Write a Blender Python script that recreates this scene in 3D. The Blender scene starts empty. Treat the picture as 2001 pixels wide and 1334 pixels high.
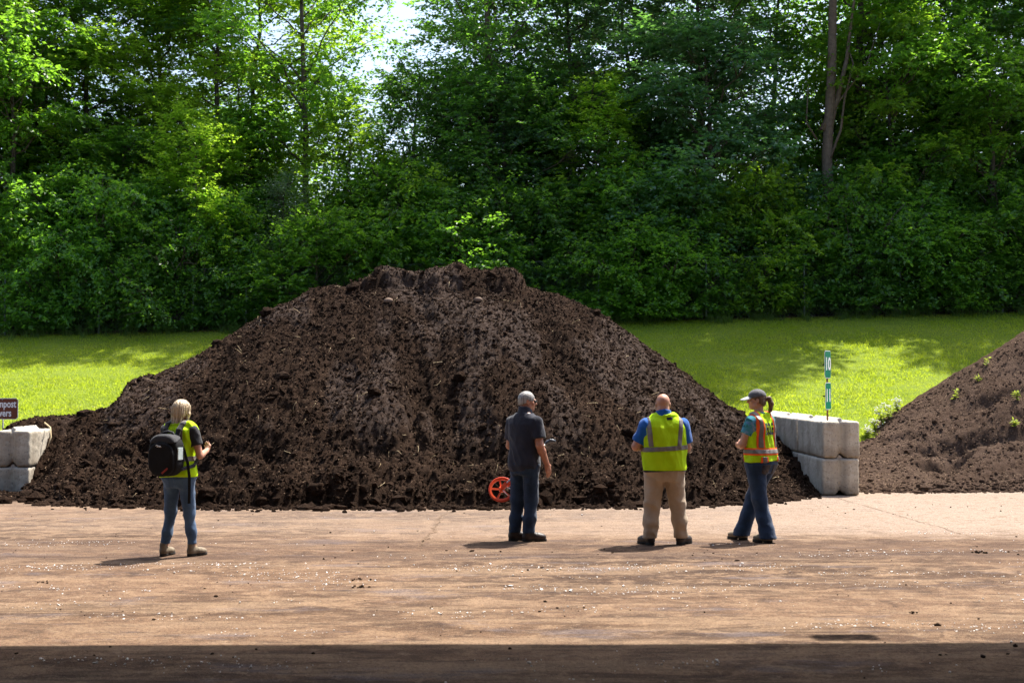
import bpy, bmesh, math, random
import numpy as np
from mathutils import Vector, Matrix, Quaternion
from mathutils.bvhtree import BVHTree

scene = bpy.context.scene
COL = scene.collection
PI = math.pi

# ------------------------------------------------------------------ camera, light, exposure
FPX, HZ, CAMH = 2500.0, 748.0, 1.84          # focal length (photo pixels), horizon row, eye height
cam_data = bpy.data.cameras.new('camera')
cam = bpy.data.objects.new('camera', cam_data)
COL.objects.link(cam)
cam_data.sensor_width = 36.0
cam_data.lens = FPX / 2001.0 * 36.0
cam_data.clip_start = 0.1
cam_data.clip_end = 4000.0
cam.location = (0, 0, CAMH)
cam.rotation_euler = (PI / 2 + math.atan((HZ - 667.0) / FPX), 0, 0)
cam_data.dof.use_dof = True
cam_data.dof.focus_distance = 17.0
cam_data.dof.aperture_fstop = 3.2
scene.camera = cam

SUN = Vector((0.315, 0.335, 0.888)).normalized()     # direction towards the sun
world = bpy.data.worlds.new('World')
scene.world = world
world.use_nodes = True
wn = world.node_tree
sky = wn.nodes.new('ShaderNodeTexSky')
sky.sky_type = 'NISHITA'
sky.sun_disc = False
sky.sun_elevation = math.asin(SUN.z)
sky.sun_rotation = math.atan2(SUN.x, SUN.y)
sky.air_density = 1.0
sky.dust_density = 3.0
sky.ozone_density = 1.0
wn.nodes['Background'].inputs['Strength'].default_value = 0.128
wn.links.new(sky.outputs[0], wn.nodes['Background'].inputs['Color'])
sl = bpy.data.lights.new('sun', 'SUN')
sl.energy = 5.0
sl.angle = math.radians(0.53)
sl.color = (1.0, 0.945, 0.86)
sun = bpy.data.objects.new('sun', sl)
COL.objects.link(sun)
sun.location = (10, 12, 40)
sun.rotation_euler = (-SUN).to_track_quat('-Z', 'Y').to_euler()
scene.view_settings.view_transform = 'Standard'
scene.view_settings.look = 'None'
scene.view_settings.gamma = 1.0
scene.view_settings.use_curve_mapping = False
scene.view_settings.exposure = 1.3
scene.cycles.max_bounces = 8
scene.cycles.diffuse_bounces = 4
scene.cycles.transmission_bounces = 4
scene.cycles.glossy_bounces = 2
scene.cycles.use_denoising = True
scene.cycles.sample_clamp_indirect = 6.0

# ------------------------------------------------------------------ helpers
def px(x, d):                       # photo column at depth d -> world X
    return (x - 1000.0) / FPX * d
def pz(y, d):                       # photo row at depth d -> world Z
    return CAMH - (y - HZ) / FPX * d

def tag(o, label=None, cat=None, group=None, kind=None):
    if label: o['label'] = label
    if cat: o['category'] = cat
    if group: o['group'] = group
    if kind: o['kind'] = kind
    return o

def empty(name, loc=(0, 0, 0), rz=0.0, label=None, cat=None, group=None):
    o = bpy.data.objects.new(name, None)
    o.empty_display_size = 0.2
    o.location = loc
    o.rotation_euler = (0, 0, rz)
    COL.objects.link(o)
    return tag(o, label, cat, group)

def link(name, me, mat=None, parent=None):
    o = bpy.data.objects.new(name, me)
    COL.objects.link(o)
    if mat is not None and len(me.materials) == 0:
        me.materials.append(mat)
    if parent is not None:
        o.parent = parent
    return o

def mesh_np(name, V, F, smooth=True):
    """V (n,3), F (m,3|4) arrays or a list of such face arrays"""
    me = bpy.data.meshes.new(name)
    Fs = F if isinstance(F, list) and np.ndim(F[0]) == 2 else [F]
    Fs = [np.asarray(f, dtype=np.int32) for f in Fs if len(f)]
    V = np.asarray(V, dtype=np.float32)
    me.vertices.add(len(V))
    me.vertices.foreach_set('co', V.ravel())
    nl = sum(f.size for f in Fs); npoly = sum(len(f) for f in Fs)
    me.loops.add(nl)
    me.loops.foreach_set('vertex_index', np.concatenate([f.ravel() for f in Fs]))
    me.polygons.add(npoly)
    starts, s = [], 0
    for f in Fs:
        k = f.shape[1]
        starts.append(s + np.arange(len(f), dtype=np.int32) * k)
        s += f.size
    me.polygons.foreach_set('loop_start', np.concatenate(starts))
    me.polygons.foreach_set('use_smooth', np.full(npoly, smooth, dtype=bool))
    me.update(calc_edges=True)
    return me

def bm_obj(name, bm, mat=None, parent=None, smooth=False):
    me = bpy.data.meshes.new(name)
    bm.normal_update()
    bm.to_mesh(me); bm.free()
    if smooth:
        me.polygons.foreach_set('use_smooth', np.ones(len(me.polygons), dtype=bool))
    return link(name, me, mat, parent)

def bm_box(bm, c, h, R=None, bevel=0.0):
    """box, centre c, half sizes h"""
    r = bmesh.ops.create_cube(bm, size=2.0)
    vs = r['verts']
    M = Matrix.Translation(c) @ (R.to_4x4() if R is not None else Matrix()) @ Matrix.Diagonal((h[0], h[1], h[2], 1))
    bmesh.ops.transform(bm, matrix=M, verts=vs)
    if bevel > 0:
        es = list({e for v in vs for e in v.link_edges})
        bmesh.ops.bevel(bm, geom=es, offset=bevel, segments=2, affect='EDGES')
    return vs

def tube_np(pts, rad, sides=8, cap=True):
    pts = np.asarray(pts, float); n = len(pts)
    rad = np.broadcast_to(np.asarray(rad, float), (n,))
    T = np.gradient(pts, axis=0)
    T /= np.linalg.norm(T, axis=1)[:, None] + 1e-9
    ref = np.array([1.0, 0, 0]) if abs(T[:, 2]).mean() > 0.7 else np.array([0, 0, 1.0])
    U = np.cross(T, ref); U /= np.linalg.norm(U, axis=1)[:, None] + 1e-9
    W = np.cross(T, U)
    a = np.arange(sides) * 2 * PI / sides
    V = pts[:, None, :] + rad[:, None, None] * (np.cos(a)[None, :, None] * U[:, None, :] + np.sin(a)[None, :, None] * W[:, None, :])
    V = V.reshape(-1, 3)
    i = np.arange(n - 1)[:, None] * sides; j = np.arange(sides)[None, :]; j2 = (j + 1) % sides
    F = np.stack([i + j, i + j2, i + sides + j2, i + sides + j], -1).reshape(-1, 4)
    if cap:
        V = np.vstack([V, pts[:1], pts[-1:]])
        c0, c1 = n * sides, n * sides + 1
        jj = np.arange(sides); jn = (jj + 1) % sides
        b = (n - 1) * sides
        cf = np.concatenate([np.stack([jn, jj, np.full(sides, c0), np.full(sides, c0)], -1),
                             np.stack([b + jj, b + jn, np.full(sides, c1), np.full(sides, c1)], -1)])
        return V, F, cf[:, :3]
    return V, F, np.zeros((0, 3), int)

class Acc:
    """collects numpy pieces that make ONE mesh"""
    def __init__(s): s.V = []; s.Q = []; s.T = []; s.n = 0
    def add(s, V, Q=None, T=None):
        s.V.append(np.asarray(V, float))
        if Q is not None and len(Q): s.Q.append(np.asarray(Q) + s.n)
        if T is not None and len(T): s.T.append(np.asarray(T) + s.n)
        s.n += len(V)
    def tube(s, pts, rad, sides=8):
        V, Q, T = tube_np(pts, rad, sides); s.add(V, Q, T)
    def mesh(s, name, smooth=True):
        Fs = []
        if s.Q: Fs.append(np.concatenate(s.Q))
        if s.T: Fs.append(np.concatenate(s.T))
        return mesh_np(name, np.concatenate(s.V), Fs, smooth)

# ---- noise
def _hash(ix, iy, iz, seed):
    with np.errstate(over='ignore'):
        h = (ix.astype(np.uint32) * np.uint32(374761393) + iy.astype(np.uint32) * np.uint32(668265263)
             + iz.astype(np.uint32) * np.uint32(2147483647 - 58) + np.uint32(seed * 144665 + 17))
        h = (h ^ (h >> np.uint32(13))) * np.uint32(1274126177)
        h = (h ^ (h >> np.uint32(16))) * np.uint32(2246822519)
    return h ^ (h >> np.uint32(15))
_GR = np.array([[1,1,0],[-1,1,0],[1,-1,0],[-1,-1,0],[1,0,1],[-1,0,1],[1,0,-1],[-1,0,-1],[0,1,1],[0,-1,1],[0,1,-1],[0,-1,-1],[1,1,0],[-1,1,0],[0,-1,1],[0,-1,-1]], np.float32)
def perlin(P, seed=0):
    P = np.asarray(P, np.float32)
    I = np.floor(P).astype(np.int64); f = P - I
    u = f * f * f * (f * (f * 6 - 15) + 10)
    out = np.zeros(len(P), np.float32)
    for dx in (0, 1):
        wx = u[:, 0] if dx else 1 - u[:, 0]
        for dy in (0, 1):
            wy = u[:, 1] if dy else 1 - u[:, 1]
            for dz in (0, 1):
                wz = u[:, 2] if dz else 1 - u[:, 2]
                g = _GR[_hash(I[:, 0] + dx, I[:, 1] + dy, I[:, 2] + dz, seed) & np.uint32(15)]
                out += wx * wy * wz * (g[:, 0] * (f[:, 0] - dx) + g[:, 1] * (f[:, 1] - dy) + g[:, 2] * (f[:, 2] - dz))
    return out
def fbm(P, seed=0, oct=4, lac=2.0, gain=0.5, billow=False):
    P = np.asarray(P, np.float32); a = 1.0; s = 0
    for o in range(oct):
        n = perlin(P, seed + o * 7)
        s = s + a * (np.abs(n) * 2 - 0.5 if billow else n)
        P = P * lac + 3.7; a *= gain
    return s
def sstep(a, b, x):
    t = np.clip((x - a) / (b - a), 0, 1)
    return t * t * (3 - 2 * t)

# ---- materials
class N:
    """tiny node-tree writer"""
    def __init__(s, name):
        s.m = bpy.data.materials.new(name); s.m.use_nodes = True
        s.t = s.m.node_tree; s.b = s.t.nodes['Principled BSDF']; s.out = s.t.nodes['Material Output']
        s.tc = s.t.nodes.new('ShaderNodeTexCoord')
    def new(s, k, **kw):
        n = s.t.nodes.new(k)
        for a, v in kw.items(): setattr(n, a, v)
        return n
    def ln(s, a, b): s.t.links.new(a, b)
    def mapped(s, scale=(1, 1, 1), rot=(0, 0, 0), coord='Object'):
        mp = s.new('ShaderNodeMapping')
        mp.inputs['Scale'].default_value = scale; mp.inputs['Rotation'].default_value = rot
        s.ln(s.tc.outputs[coord], mp.inputs['Vector']); return mp.outputs[0]
    def noise(s, scale, vec=None, detail=4, rough=0.55, dist=0.0):
        n = s.new('ShaderNodeTexNoise')
        n.inputs['Scale'].default_value = scale; n.inputs['Detail'].default_value = detail
        n.inputs['Roughness'].default_value = rough; n.inputs['Distortion'].default_value = dist
        s.ln(vec if vec is not None else s.tc.outputs['Object'], n.inputs['Vector']); return n.outputs['Fac']
    def ramp(s, fac, stops):
        r = s.new('ShaderNodeValToRGB'); e = r.color_ramp.elements
        while len(e) < len(stops): e.new(0.5)
        for i, (p, c) in enumerate(stops):
            e[i].position = p
            e[i].color = (c, c, c, 1) if isinstance(c, (int, float)) else (*c, 1)
        s.ln(fac, r.inputs['Fac']); return r.outputs['Color']
    def mix(s, fac, a, b, mode='MIX'):
        m = s.new('ShaderNodeMix', data_type='RGBA', blend_type=mode)
        for v, i in ((fac, 0), (a, 6), (b, 7)):
            if isinstance(v, (int, float)): m.inputs[i].default_value = v
            elif isinstance(v, tuple): m.inputs[i].default_value = (*v, 1)
            else: s.ln(v, m.inputs[i])
        return m.outputs[2]
    def math(s, op, a, b=0.0):
        m = s.new('ShaderNodeMath', operation=op)
        for v, i in ((a, 0), (b, 1)):
            if isinstance(v, (int, float)): m.inputs[i].default_value = v
            else: s.ln(v, m.inputs[i])
        return m.outputs[0]
    def color(s, c):
        if isinstance(c, tuple): s.b.inputs['Base Color'].default_value = (*c, 1)
        else: s.ln(c, s.b.inputs['Base Color'])
    def rough(s, r, spec=None):
        if isinstance(r, (int, float)): s.b.inputs['Roughness'].default_value = r
        else: s.ln(r, s.b.inputs['Roughness'])
        if spec is not None: s.b.inputs['Specular IOR Level'].default_value = spec
    def bump(s, h, strength=0.5, dist=0.02):
        b = s.new('ShaderNodeBump')
        b.inputs['Strength'].default_value = strength; b.inputs['Distance'].default_value = dist
        s.ln(h, b.inputs['Height']); s.ln(b.outputs[0], s.b.inputs['Normal'])

def simple(name, c1, c2=None, scale=8.0, rough=0.7, spec=0.3, bump=None, metal=0.0, detail=4):
    n = N(name)
    if c2 is None: n.color(c1)
    else: n.color(n.mix(n.ramp(n.noise(scale, detail=detail), [(0.3, 0.0), (0.7, 1.0)]), c1, c2))
    n.rough(rough, spec); n.b.inputs['Metallic'].default_value = metal
    if bump: n.bump(n.noise(bump[0], detail=3), bump[1], bump[2])
    return n.m

def copy_tree(o, parent=None):
    c = o.copy(); COL.objects.link(c)
    if parent is not None: c.parent = parent
    for ch in list(o.children): copy_tree(ch, c)
    return c

# ------------------------------------------------------------------ implicit surfaces -> meshes
def mesh_sdf(f, lo, hi, h, B=8):
    lo = np.asarray(lo, np.float32); hi = np.asarray(hi, np.float32)
    nb = np.ceil((hi - lo) / h / B).astype(int)
    n = nb * B
    ci = np.stack(np.meshgrid(*[np.arange(k) for k in nb], indexing='ij'), -1).reshape(-1, 3)
    cc = lo + (ci * B + (B - 1) / 2) * h
    d = f(cc.astype(np.float32))
    D = np.repeat(np.repeat(np.repeat(np.where(d < 0, -1.0, 1.0).astype(np.float32).reshape(nb), B, 0), B, 1), B, 2)
    keep = ci[np.abs(d) < B * h * 0.87 * 1.45 + 0.012]
    loc = np.stack(np.meshgrid(np.arange(B), np.arange(B), np.arange(B), indexing='ij'), -1).reshape(-1, 3)
    for s in range(0, len(keep), 400):
        idx = (keep[s:s + 400, None, :] * B + loc[None]).reshape(-1, 3)
        D[idx[:, 0], idx[:, 1], idx[:, 2]] = f((lo + idx * h).astype(np.float32))
    S = D < 0
    c = np.zeros(tuple(n - 1), np.int8)
    for a in (0, 1):
        for b in (0, 1):
            for e in (0, 1):
                c += S[a:n[0] - 1 + a, b:n[1] - 1 + b, e:n[2] - 1 + e]
    act = np.argwhere((c > 0) & (c < 8))
    ids = np.full(tuple(n - 1), -1, np.int32)
    ids[act[:, 0], act[:, 1], act[:, 2]] = np.arange(len(act))
    cor = np.array([[a, b, e] for a in (0, 1) for b in (0, 1) for e in (0, 1)])
    val = np.stack([D[act[:, 0] + a, act[:, 1] + b, act[:, 2] + e] for a, b, e in cor], -1)
    acc = np.zeros((len(act), 3)); cnt = np.zeros(len(act))
    for i in range(8):
        for j in range(i + 1, 8):
            if np.abs(cor[i] - cor[j]).sum() != 1: continue
            m = (val[:, i] < 0) != (val[:, j] < 0)
            t = val[m, i] / (val[m, i] - val[m, j])
            acc[m] += cor[i] + t[:, None] * (cor[j] - cor[i]); cnt[m] += 1
    V = lo + (act + acc / np.maximum(cnt, 1)[:, None]) * h
    F = []
    for ax in range(3):
        o1, o2 = (ax + 1) % 3, (ax + 2) % 3
        sl0 = [slice(None)] * 3; sl1 = [slice(None)] * 3
        sl0[ax] = slice(0, -1); sl1[ax] = slice(1, None)
        A, Bm = S[tuple(sl0)], S[tuple(sl1)]
        e = np.argwhere(A != Bm)
        e = e[(e[:, o1] > 0) & (e[:, o2] > 0) & (e[:, o1] < n[o1] - 1) & (e[:, o2] < n[o2] - 1)]
        fl = A[e[:, 0], e[:, 1], e[:, 2]]
        q = []
        for p1, p2 in ((-1, -1), (0, -1), (0, 0), (-1, 0)):
            k = e.copy(); k[:, o1] += p1; k[:, o2] += p2
            q.append(ids[k[:, 0], k[:, 1], k[:, 2]])
        q = np.stack(q, -1)
        q[~fl] = q[~fl][:, ::-1]
        F.append(q)
    F = np.concatenate(F)
    F = F[(F >= 0).all(1)]
    return V, F

def rcone(P, a, b, r1, r2):
    a = np.asarray(a, np.float32); ba = np.asarray(b, np.float32) - a
    pa = P - a
    t = np.clip(pa @ ba / (ba @ ba + 1e-9), 0, 1)
    return np.linalg.norm(pa - t[:, None] * ba, axis=1) - (r1 + (r2 - r1) * t)
def ellip(P, c, r):
    q = P - np.asarray(c, np.float32); r = np.asarray(r, np.float32)
    k0 = np.linalg.norm(q / r, axis=1); k1 = np.linalg.norm(q / (r * r), axis=1) + 1e-9
    return k0 * (k0 - 1) / k1
def rbox(P, c, h, r):
    q = np.abs(P - np.asarray(c, np.float32)) - (np.asarray(h, np.float32) - r)
    return np.linalg.norm(np.maximum(q, 0), axis=1) + np.minimum(q.max(1), 0) - r
def smin(a, b, k):
    h = np.clip(0.5 + 0.5 * (b - a) / k, 0, 1)
    return b + (a - b) * h - k * h * (1 - h)
def smax(a, b, k): return -smin(-a, -b, k)
def chain(P, pts, rs, k=0.02):
    d = None
    for i in range(len(pts) - 1):
        e = rcone(P, pts[i], pts[i + 1], rs[i], rs[i + 1])
        d = e if d is None else smin(d, e, k)
    return d
def loft(P, tab, infl=0.0, p=2.4):
    """stack of super-ellipses: rows (z, cx, cy, a, b)"""
    t = np.asarray(tab, np.float32); z = P[:, 2]
    cx, cy, a, b = (np.interp(z, t[:, 0], t[:, i]) for i in (1, 2, 3, 4))
    a = a + infl; b = b + infl
    k = (np.abs((P[:, 0] - cx) / a) ** p + np.abs((P[:, 1] - cy) / b) ** p) ** (1 / p)
    d = (k - 1) * np.minimum(a, b)
    dz = np.maximum(t[0, 0] - infl - z, z - t[-1, 0] - infl)
    return smax(d, dz, 0.02)
def rotz(a):
    c, s = math.cos(a), math.sin(a)
    return np.array([[c, -s, 0], [s, c, 0], [0, 0, 1]], np.float32)
def rotx(a):
    c, s = math.cos(a), math.sin(a)
    return np.array([[1, 0, 0], [0, c, -s], [0, s, c]], np.float32)
def unit(v):
    v = np.asarray(v, np.float32); return v / (np.linalg.norm(v) + 1e-9)
# ------------------------------------------------------------------ ground
def ground_material():
    n = N('dusty_yard_ground')
    st = n.mapped((0.16, 1.25, 1), (0, 0, 0.015)); st2 = n.mapped((0.25, 0.8, 1), (0, 0, 0.06))
    streak = n.noise(2.0, st, 6, 0.68, 0.8)
    streakf = n.noise(8.0, n.mapped((0.22, 1.1, 1), (0, 0, -0.03)), 6, 0.72, 0.5)
    patch = n.noise(0.55, st2, 6, 0.65, 0.5)
    fine = n.noise(38.0, None, 4, 0.7)
    grit = n.noise(140.0, None, 2, 0.6)
    blot = n.noise(3.2, n.mapped((0.75, 1, 1)), 9, 0.72, 0.6)
    blot2 = n.noise(9.5, n.mapped((0.7, 1, 1), (0, 0, 0.2)), 7, 0.75, 0.3)
    base = n.mix(n.ramp(patch, [(0.38, 0.0), (0.60, 1.0)]), (0.0649, 0.0382, 0.0249), (0.1732, 0.1057, 0.0663))
    base = n.mix(n.math('MULTIPLY', n.ramp(blot, [(0.50, 0.0), (0.60, 1.0)]), 0.8), base, (0.2635, 0.1707, 0.1062))
    base = n.mix(n.math('MULTIPLY', n.ramp(blot, [(0.36, 1.0), (0.47, 0.0)]), 0.75), base, (0.0435, 0.0276, 0.0211))
    base = n.mix(n.math('MULTIPLY', n.ramp(streak, [(0.50, 0.0), (0.60, 1.0)]), 0.6), base, (0.2841, 0.1926, 0.1237))
    base = n.mix(n.math('MULTIPLY', n.ramp(streakf, [(0.36, 1.0), (0.46, 0.0)]), 0.6), base, (0.0459, 0.0300, 0.0249))
    base = n.mix(n.math('MULTIPLY', n.ramp(blot2, [(0.54, 0.0), (0.62, 1.0)]), 0.6), base, (0.2943, 0.2056, 0.1353))
    # bare grey asphalt showing through in worn spots
    base = n.mix(n.math('MULTIPLY', n.ramp(n.noise(1.5, n.mapped((0.4, 1.1, 1), (0, 0, .04)), 8, 0.72), [(0.56, 0.0), (0.64, 1.0)]), 0.55), base, (0.1424, 0.1212, 0.1278))
    # dust lies pale by the foot of the piles, worn darker where the wheels run
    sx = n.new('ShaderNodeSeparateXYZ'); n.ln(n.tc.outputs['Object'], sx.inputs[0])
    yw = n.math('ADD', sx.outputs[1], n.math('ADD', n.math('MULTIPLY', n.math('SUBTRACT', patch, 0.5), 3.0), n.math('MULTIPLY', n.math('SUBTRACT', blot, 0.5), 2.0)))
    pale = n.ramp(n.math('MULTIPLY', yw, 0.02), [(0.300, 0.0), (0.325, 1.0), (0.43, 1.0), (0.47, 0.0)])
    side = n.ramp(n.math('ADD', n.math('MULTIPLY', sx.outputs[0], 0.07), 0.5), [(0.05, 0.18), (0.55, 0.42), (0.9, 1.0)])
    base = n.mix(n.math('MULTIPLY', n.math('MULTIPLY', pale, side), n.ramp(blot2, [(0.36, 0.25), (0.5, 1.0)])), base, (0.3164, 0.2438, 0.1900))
    yn = n.math('ADD', sx.outputs[1], n.math('MULTIPLY', n.math('SUBTRACT', n.noise(0.5, st2, 3), 0.5), 1.2))
    track = n.ramp(n.math('MULTIPLY', yn, 0.02), [(0.262, 0.0), (0.274, 0.9), (0.281, 0.25), (0.287, 0.85), (0.292, 0.3), (0.298, 0.7), (0.304, 0.0)])
    base = n.mix(n.math('MULTIPLY', track, n.ramp(streakf, [(0.35, 1.0), (0.7, 0.25)])), base, (0.0632, 0.0407, 0.0337))
    base = n.mix(n.math('MULTIPLY', n.ramp(fine, [(0.38, 1.0), (0.54, 0.0)]), 0.55), base, (0.0490, 0.0325, 0.0270))
    base = n.mix(n.math('MULTIPLY', n.ramp(grit, [(0.57, 0.0), (0.70, 1.0)]), 0.5), base, (0.2691, 0.2113, 0.1680))
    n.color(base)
    n.rough(n.ramp(n.noise(1.2, st2, 4), [(0.35, 0.75), (0.7, 1.0)]), 0.06)
    h = n.math('ADD', n.math('MULTIPLY', fine, 0.7), n.math('ADD', n.math('MULTIPLY', streakf, 0.8), n.math('MULTIPLY', grit, 0.25)))
    n.bump(h, 0.8, 0.03)
    return n.m
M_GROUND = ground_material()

def make_ground():
    ys = np.concatenate([np.linspace(-40, 6, 12), np.arange(6.2, 24, 0.11), [26, 40, 100, 400, 2000]])
    xs = np.concatenate([[-2000, -400, -100, -40, -20], np.arange(-11, 11.01, 0.16), [20, 40, 100, 400, 2000]])
    X, Y = np.meshgrid(xs, ys)
    P = np.stack([X.ravel() * 0.35, Y.ravel() * 1.5, np.zeros(X.size)], 1)
    near = ((np.abs(X) < 12) & (Y < 24) & (Y > 5)).ravel()
    Z = np.where(near, 0.010 * fbm(P, 3, 3) + 0.004 * fbm(P * 4, 5, 2), 0)
    V = np.stack([X.ravel(), Y.ravel(), Z], 1)
    ny, nx = X.shape
    i = (np.arange(ny - 1)[:, None] * nx + np.arange(nx - 1)[None]).ravel()
    F = np.stack([i, i + 1, i + nx + 1, i + nx], 1)
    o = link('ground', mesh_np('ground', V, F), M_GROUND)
    o['kind'] = 'structure'
make_ground()

def bank_z(x, y):
    z = np.interp(y, [20.5, 23.0, 25, 36, 44, 60, 80], [-0.4, -0.1, 0.80, 3.44, 4.25, 5.7, -0.5])
    return z + 0.023 * np.clip(x, -20, 20) * sstep(22, 36, y) * (1 - sstep(60, 80, y))

def turf_mat():
    n = N('turf_soil')
    c = n.mix(n.ramp(n.noise(1.1), [(0.3, 0.0), (0.7, 1.0)]), (0.13, 0.18, 0.016), (0.175, 0.22, 0.026))
    c = n.mix(n.math('MULTIPLY', n.ramp(n.noise(26, None, 4, 0.7), [(0.38, 1.0), (0.55, 0.0)]), 0.55), c, (0.05, 0.085, 0.012))
    sx = n.new('ShaderNodeSeparateXYZ'); n.ln(n.tc.outputs['Object'], sx.inputs[0])
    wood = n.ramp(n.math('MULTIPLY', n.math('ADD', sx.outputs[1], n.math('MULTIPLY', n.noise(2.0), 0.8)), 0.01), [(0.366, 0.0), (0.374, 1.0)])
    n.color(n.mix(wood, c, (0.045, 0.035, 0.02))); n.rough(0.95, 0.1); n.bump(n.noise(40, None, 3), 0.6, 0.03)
    return n.m
M_TURF = turf_mat()
def make_bank():
    xs = np.concatenate([np.linspace(-90, -22, 18), np.arange(-21, 21.1, 0.5), np.linspace(22, 90, 18)])
    ys = np.concatenate([[20.5], np.arange(21.5, 42, 0.5), np.arange(43, 81, 1.5)])
    X, Y = np.meshgrid(xs, ys)
    P = np.stack([X.ravel() * 0.5, Y.ravel() * 0.5, np.zeros(X.size)], 1)
    Z = bank_z(X.ravel(), Y.ravel()) + 0.04 * fbm(P, 9, 2) * sstep(23, 26, Y.ravel())
    ny, nx = X.shape
    i = (np.arange(ny - 1)[:, None] * nx + np.arange(nx - 1)[None]).ravel()
    F = np.stack([i, i + 1, i + nx + 1, i + nx], 1)
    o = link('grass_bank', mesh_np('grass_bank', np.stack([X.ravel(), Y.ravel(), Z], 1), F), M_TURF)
    o['kind'] = 'structure'
make_bank()

def leaf_mat(name, c1, c2, tr, gloss=0.35, rough=0.42, tw=0.5, dry=None):
    n = N(name)
    g = n.new('ShaderNodeNewGeometry')
    oi = n.new('ShaderNodeObjectInfo')
    col = n.mix(g.outputs['Random Per Island'], c1, c2)
    if dry: col = n.mix(n.math('MULTIPLY', n.ramp(n.noise(0.9, None, 6, 0.7), [(0.46, 0.0), (0.66, 1.0)]), 0.75), col, dry)
    hv = n.new('ShaderNodeHueSaturation')
    n.ln(col, hv.inputs['Color'])
    n.ln(n.math('ADD', 0.85, n.math('MULTIPLY', oi.outputs['Random'], 0.3)), hv.inputs['Value'])
    n.color(hv.outputs[0]); n.rough(rough, gloss)
    t = n.new('ShaderNodeBsdfTranslucent')
    h2 = n.new('ShaderNodeHueSaturation')
    n.ln(n.mix(g.outputs['Random Per Island'], tr, tuple(min(1, v * 1.35) for v in tr)), h2.inputs['Color'])
    n.ln(n.math('ADD', 0.85, n.math('MULTIPLY', oi.outputs['Random'], 0.3)), h2.inputs['Value'])
    n.ln(h2.outputs[0], t.inputs['Color'])
    ms = n.new('ShaderNodeMixShader'); ms.inputs[0].default_value = tw
    n.ln(n.b.outputs[0], ms.inputs[1]); n.ln(t.outputs[0], ms.inputs[2])
    n.ln(ms.outputs[0], n.out.inputs['Surface'])
    return n.m

M_GRASS = leaf_mat('grass_blades', (0.165, 0.232, 0.018), (0.215, 0.275, 0.028), (0.46, 0.56, 0.028), 0.2, 0.5, 0.5, (0.32, 0.29, 0.07))
def make_grass():
    rng = np.random.default_rng(5)
    m = 62000
    x = rng.uniform(-16.5, 17, m); y = 24.2 + 12.6 * rng.random(m) ** 1.1
    hid = (np.abs(x + 0.15 * (y - 25) + 0.9) < 3.4) & (y > 26)            # never seen: behind the big pile
    inview = np.abs(x) < 0.415 * y + 1.0
    k = inview & ~hid
    x, y = x[k], y[k]; m = len(x)
    big = 1 + 0.28 * fbm(np.stack([x * 0.8, y * 0.8, x * 0], 1), 77, 2)
    B = 5
    bx = np.repeat(x, B) + rng.normal(0, 0.05, m * B); by = np.repeat(y, B) + rng.normal(0, 0.05, m * B)
    bz = bank_z(bx, by)
    h = np.repeat(big, B) * rng.uniform(0.03, 0.068, m * B); a = rng.uniform(0, 2 * PI, m * B)
    w = rng.uniform(0.006, 0.011, m * B)
    lean = rng.normal(0, 0.032, (m * B, 2))
    b0 = np.stack([bx + np.cos(a) * w, by + np.sin(a) * w, bz - 0.01], 1)
    b1 = np.stack([bx - np.cos(a) * w, by - np.sin(a) * w, bz - 0.01], 1)
    tp = np.stack([bx + lean[:, 0], by + lean[:, 1], bz + h], 1)
    V = np.stack([b0, b1, tp], 1).reshape(-1, 3)
    o = link('grass', mesh_np('grass', V, np.arange(len(V)).reshape(-1, 3), False), M_GRASS)
    o['kind'] = 'stuff'
make_grass()
M_TALLG = leaf_mat('tall_grass_blades', (0.05, 0.10, 0.02), (0.10, 0.15, 0.035), (0.16, 0.26, 0.03), 0.25, 0.5)
def make_fringe():          # unmown tufts where the mower does not reach under the shrubs
    rng = np.random.default_rng(8); m = 1500
    x = rng.uniform(-16, 16, m); y = 36.05 + 0.35 * fbm(np.stack([x * 0.6, x * 0, x * 0], 1), 13, 3) + rng.normal(0, 0.16, m)
    k = ~((x > -5.5) & (x < 2.0)) & (rng.random(m) < 0.35 + 1.3 * fbm(np.stack([x * 1.1, x * 0, x * 0 + 3], 1), 14, 3)); x, y = x[k], y[k]; m = len(x); B = 9
    bx = np.repeat(x, B) + rng.normal(0, 0.05, m * B); by = np.repeat(y, B) + rng.normal(0, 0.05, m * B); bz = bank_z(bx, by)
    h = rng.uniform(0.10, 0.34, m * B); a = rng.uniform(0, 2 * PI, m * B); w = rng.uniform(0.006, 0.013, m * B); ln = rng.normal(0, 0.10, (m * B, 2))
    V = np.stack([np.stack([bx + np.cos(a) * w, by + np.sin(a) * w, bz - .02], 1), np.stack([bx - np.cos(a) * w, by - np.sin(a) * w, bz - .02], 1), np.stack([bx + ln[:, 0], by + ln[:, 1], bz + h], 1)], 1).reshape(-1, 3)
    o = link('tall_grass', mesh_np('tall_grass', V, np.arange(len(V)).reshape(-1, 3), False), M_TALLG); o['kind'] = 'stuff'
make_fringe()

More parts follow.
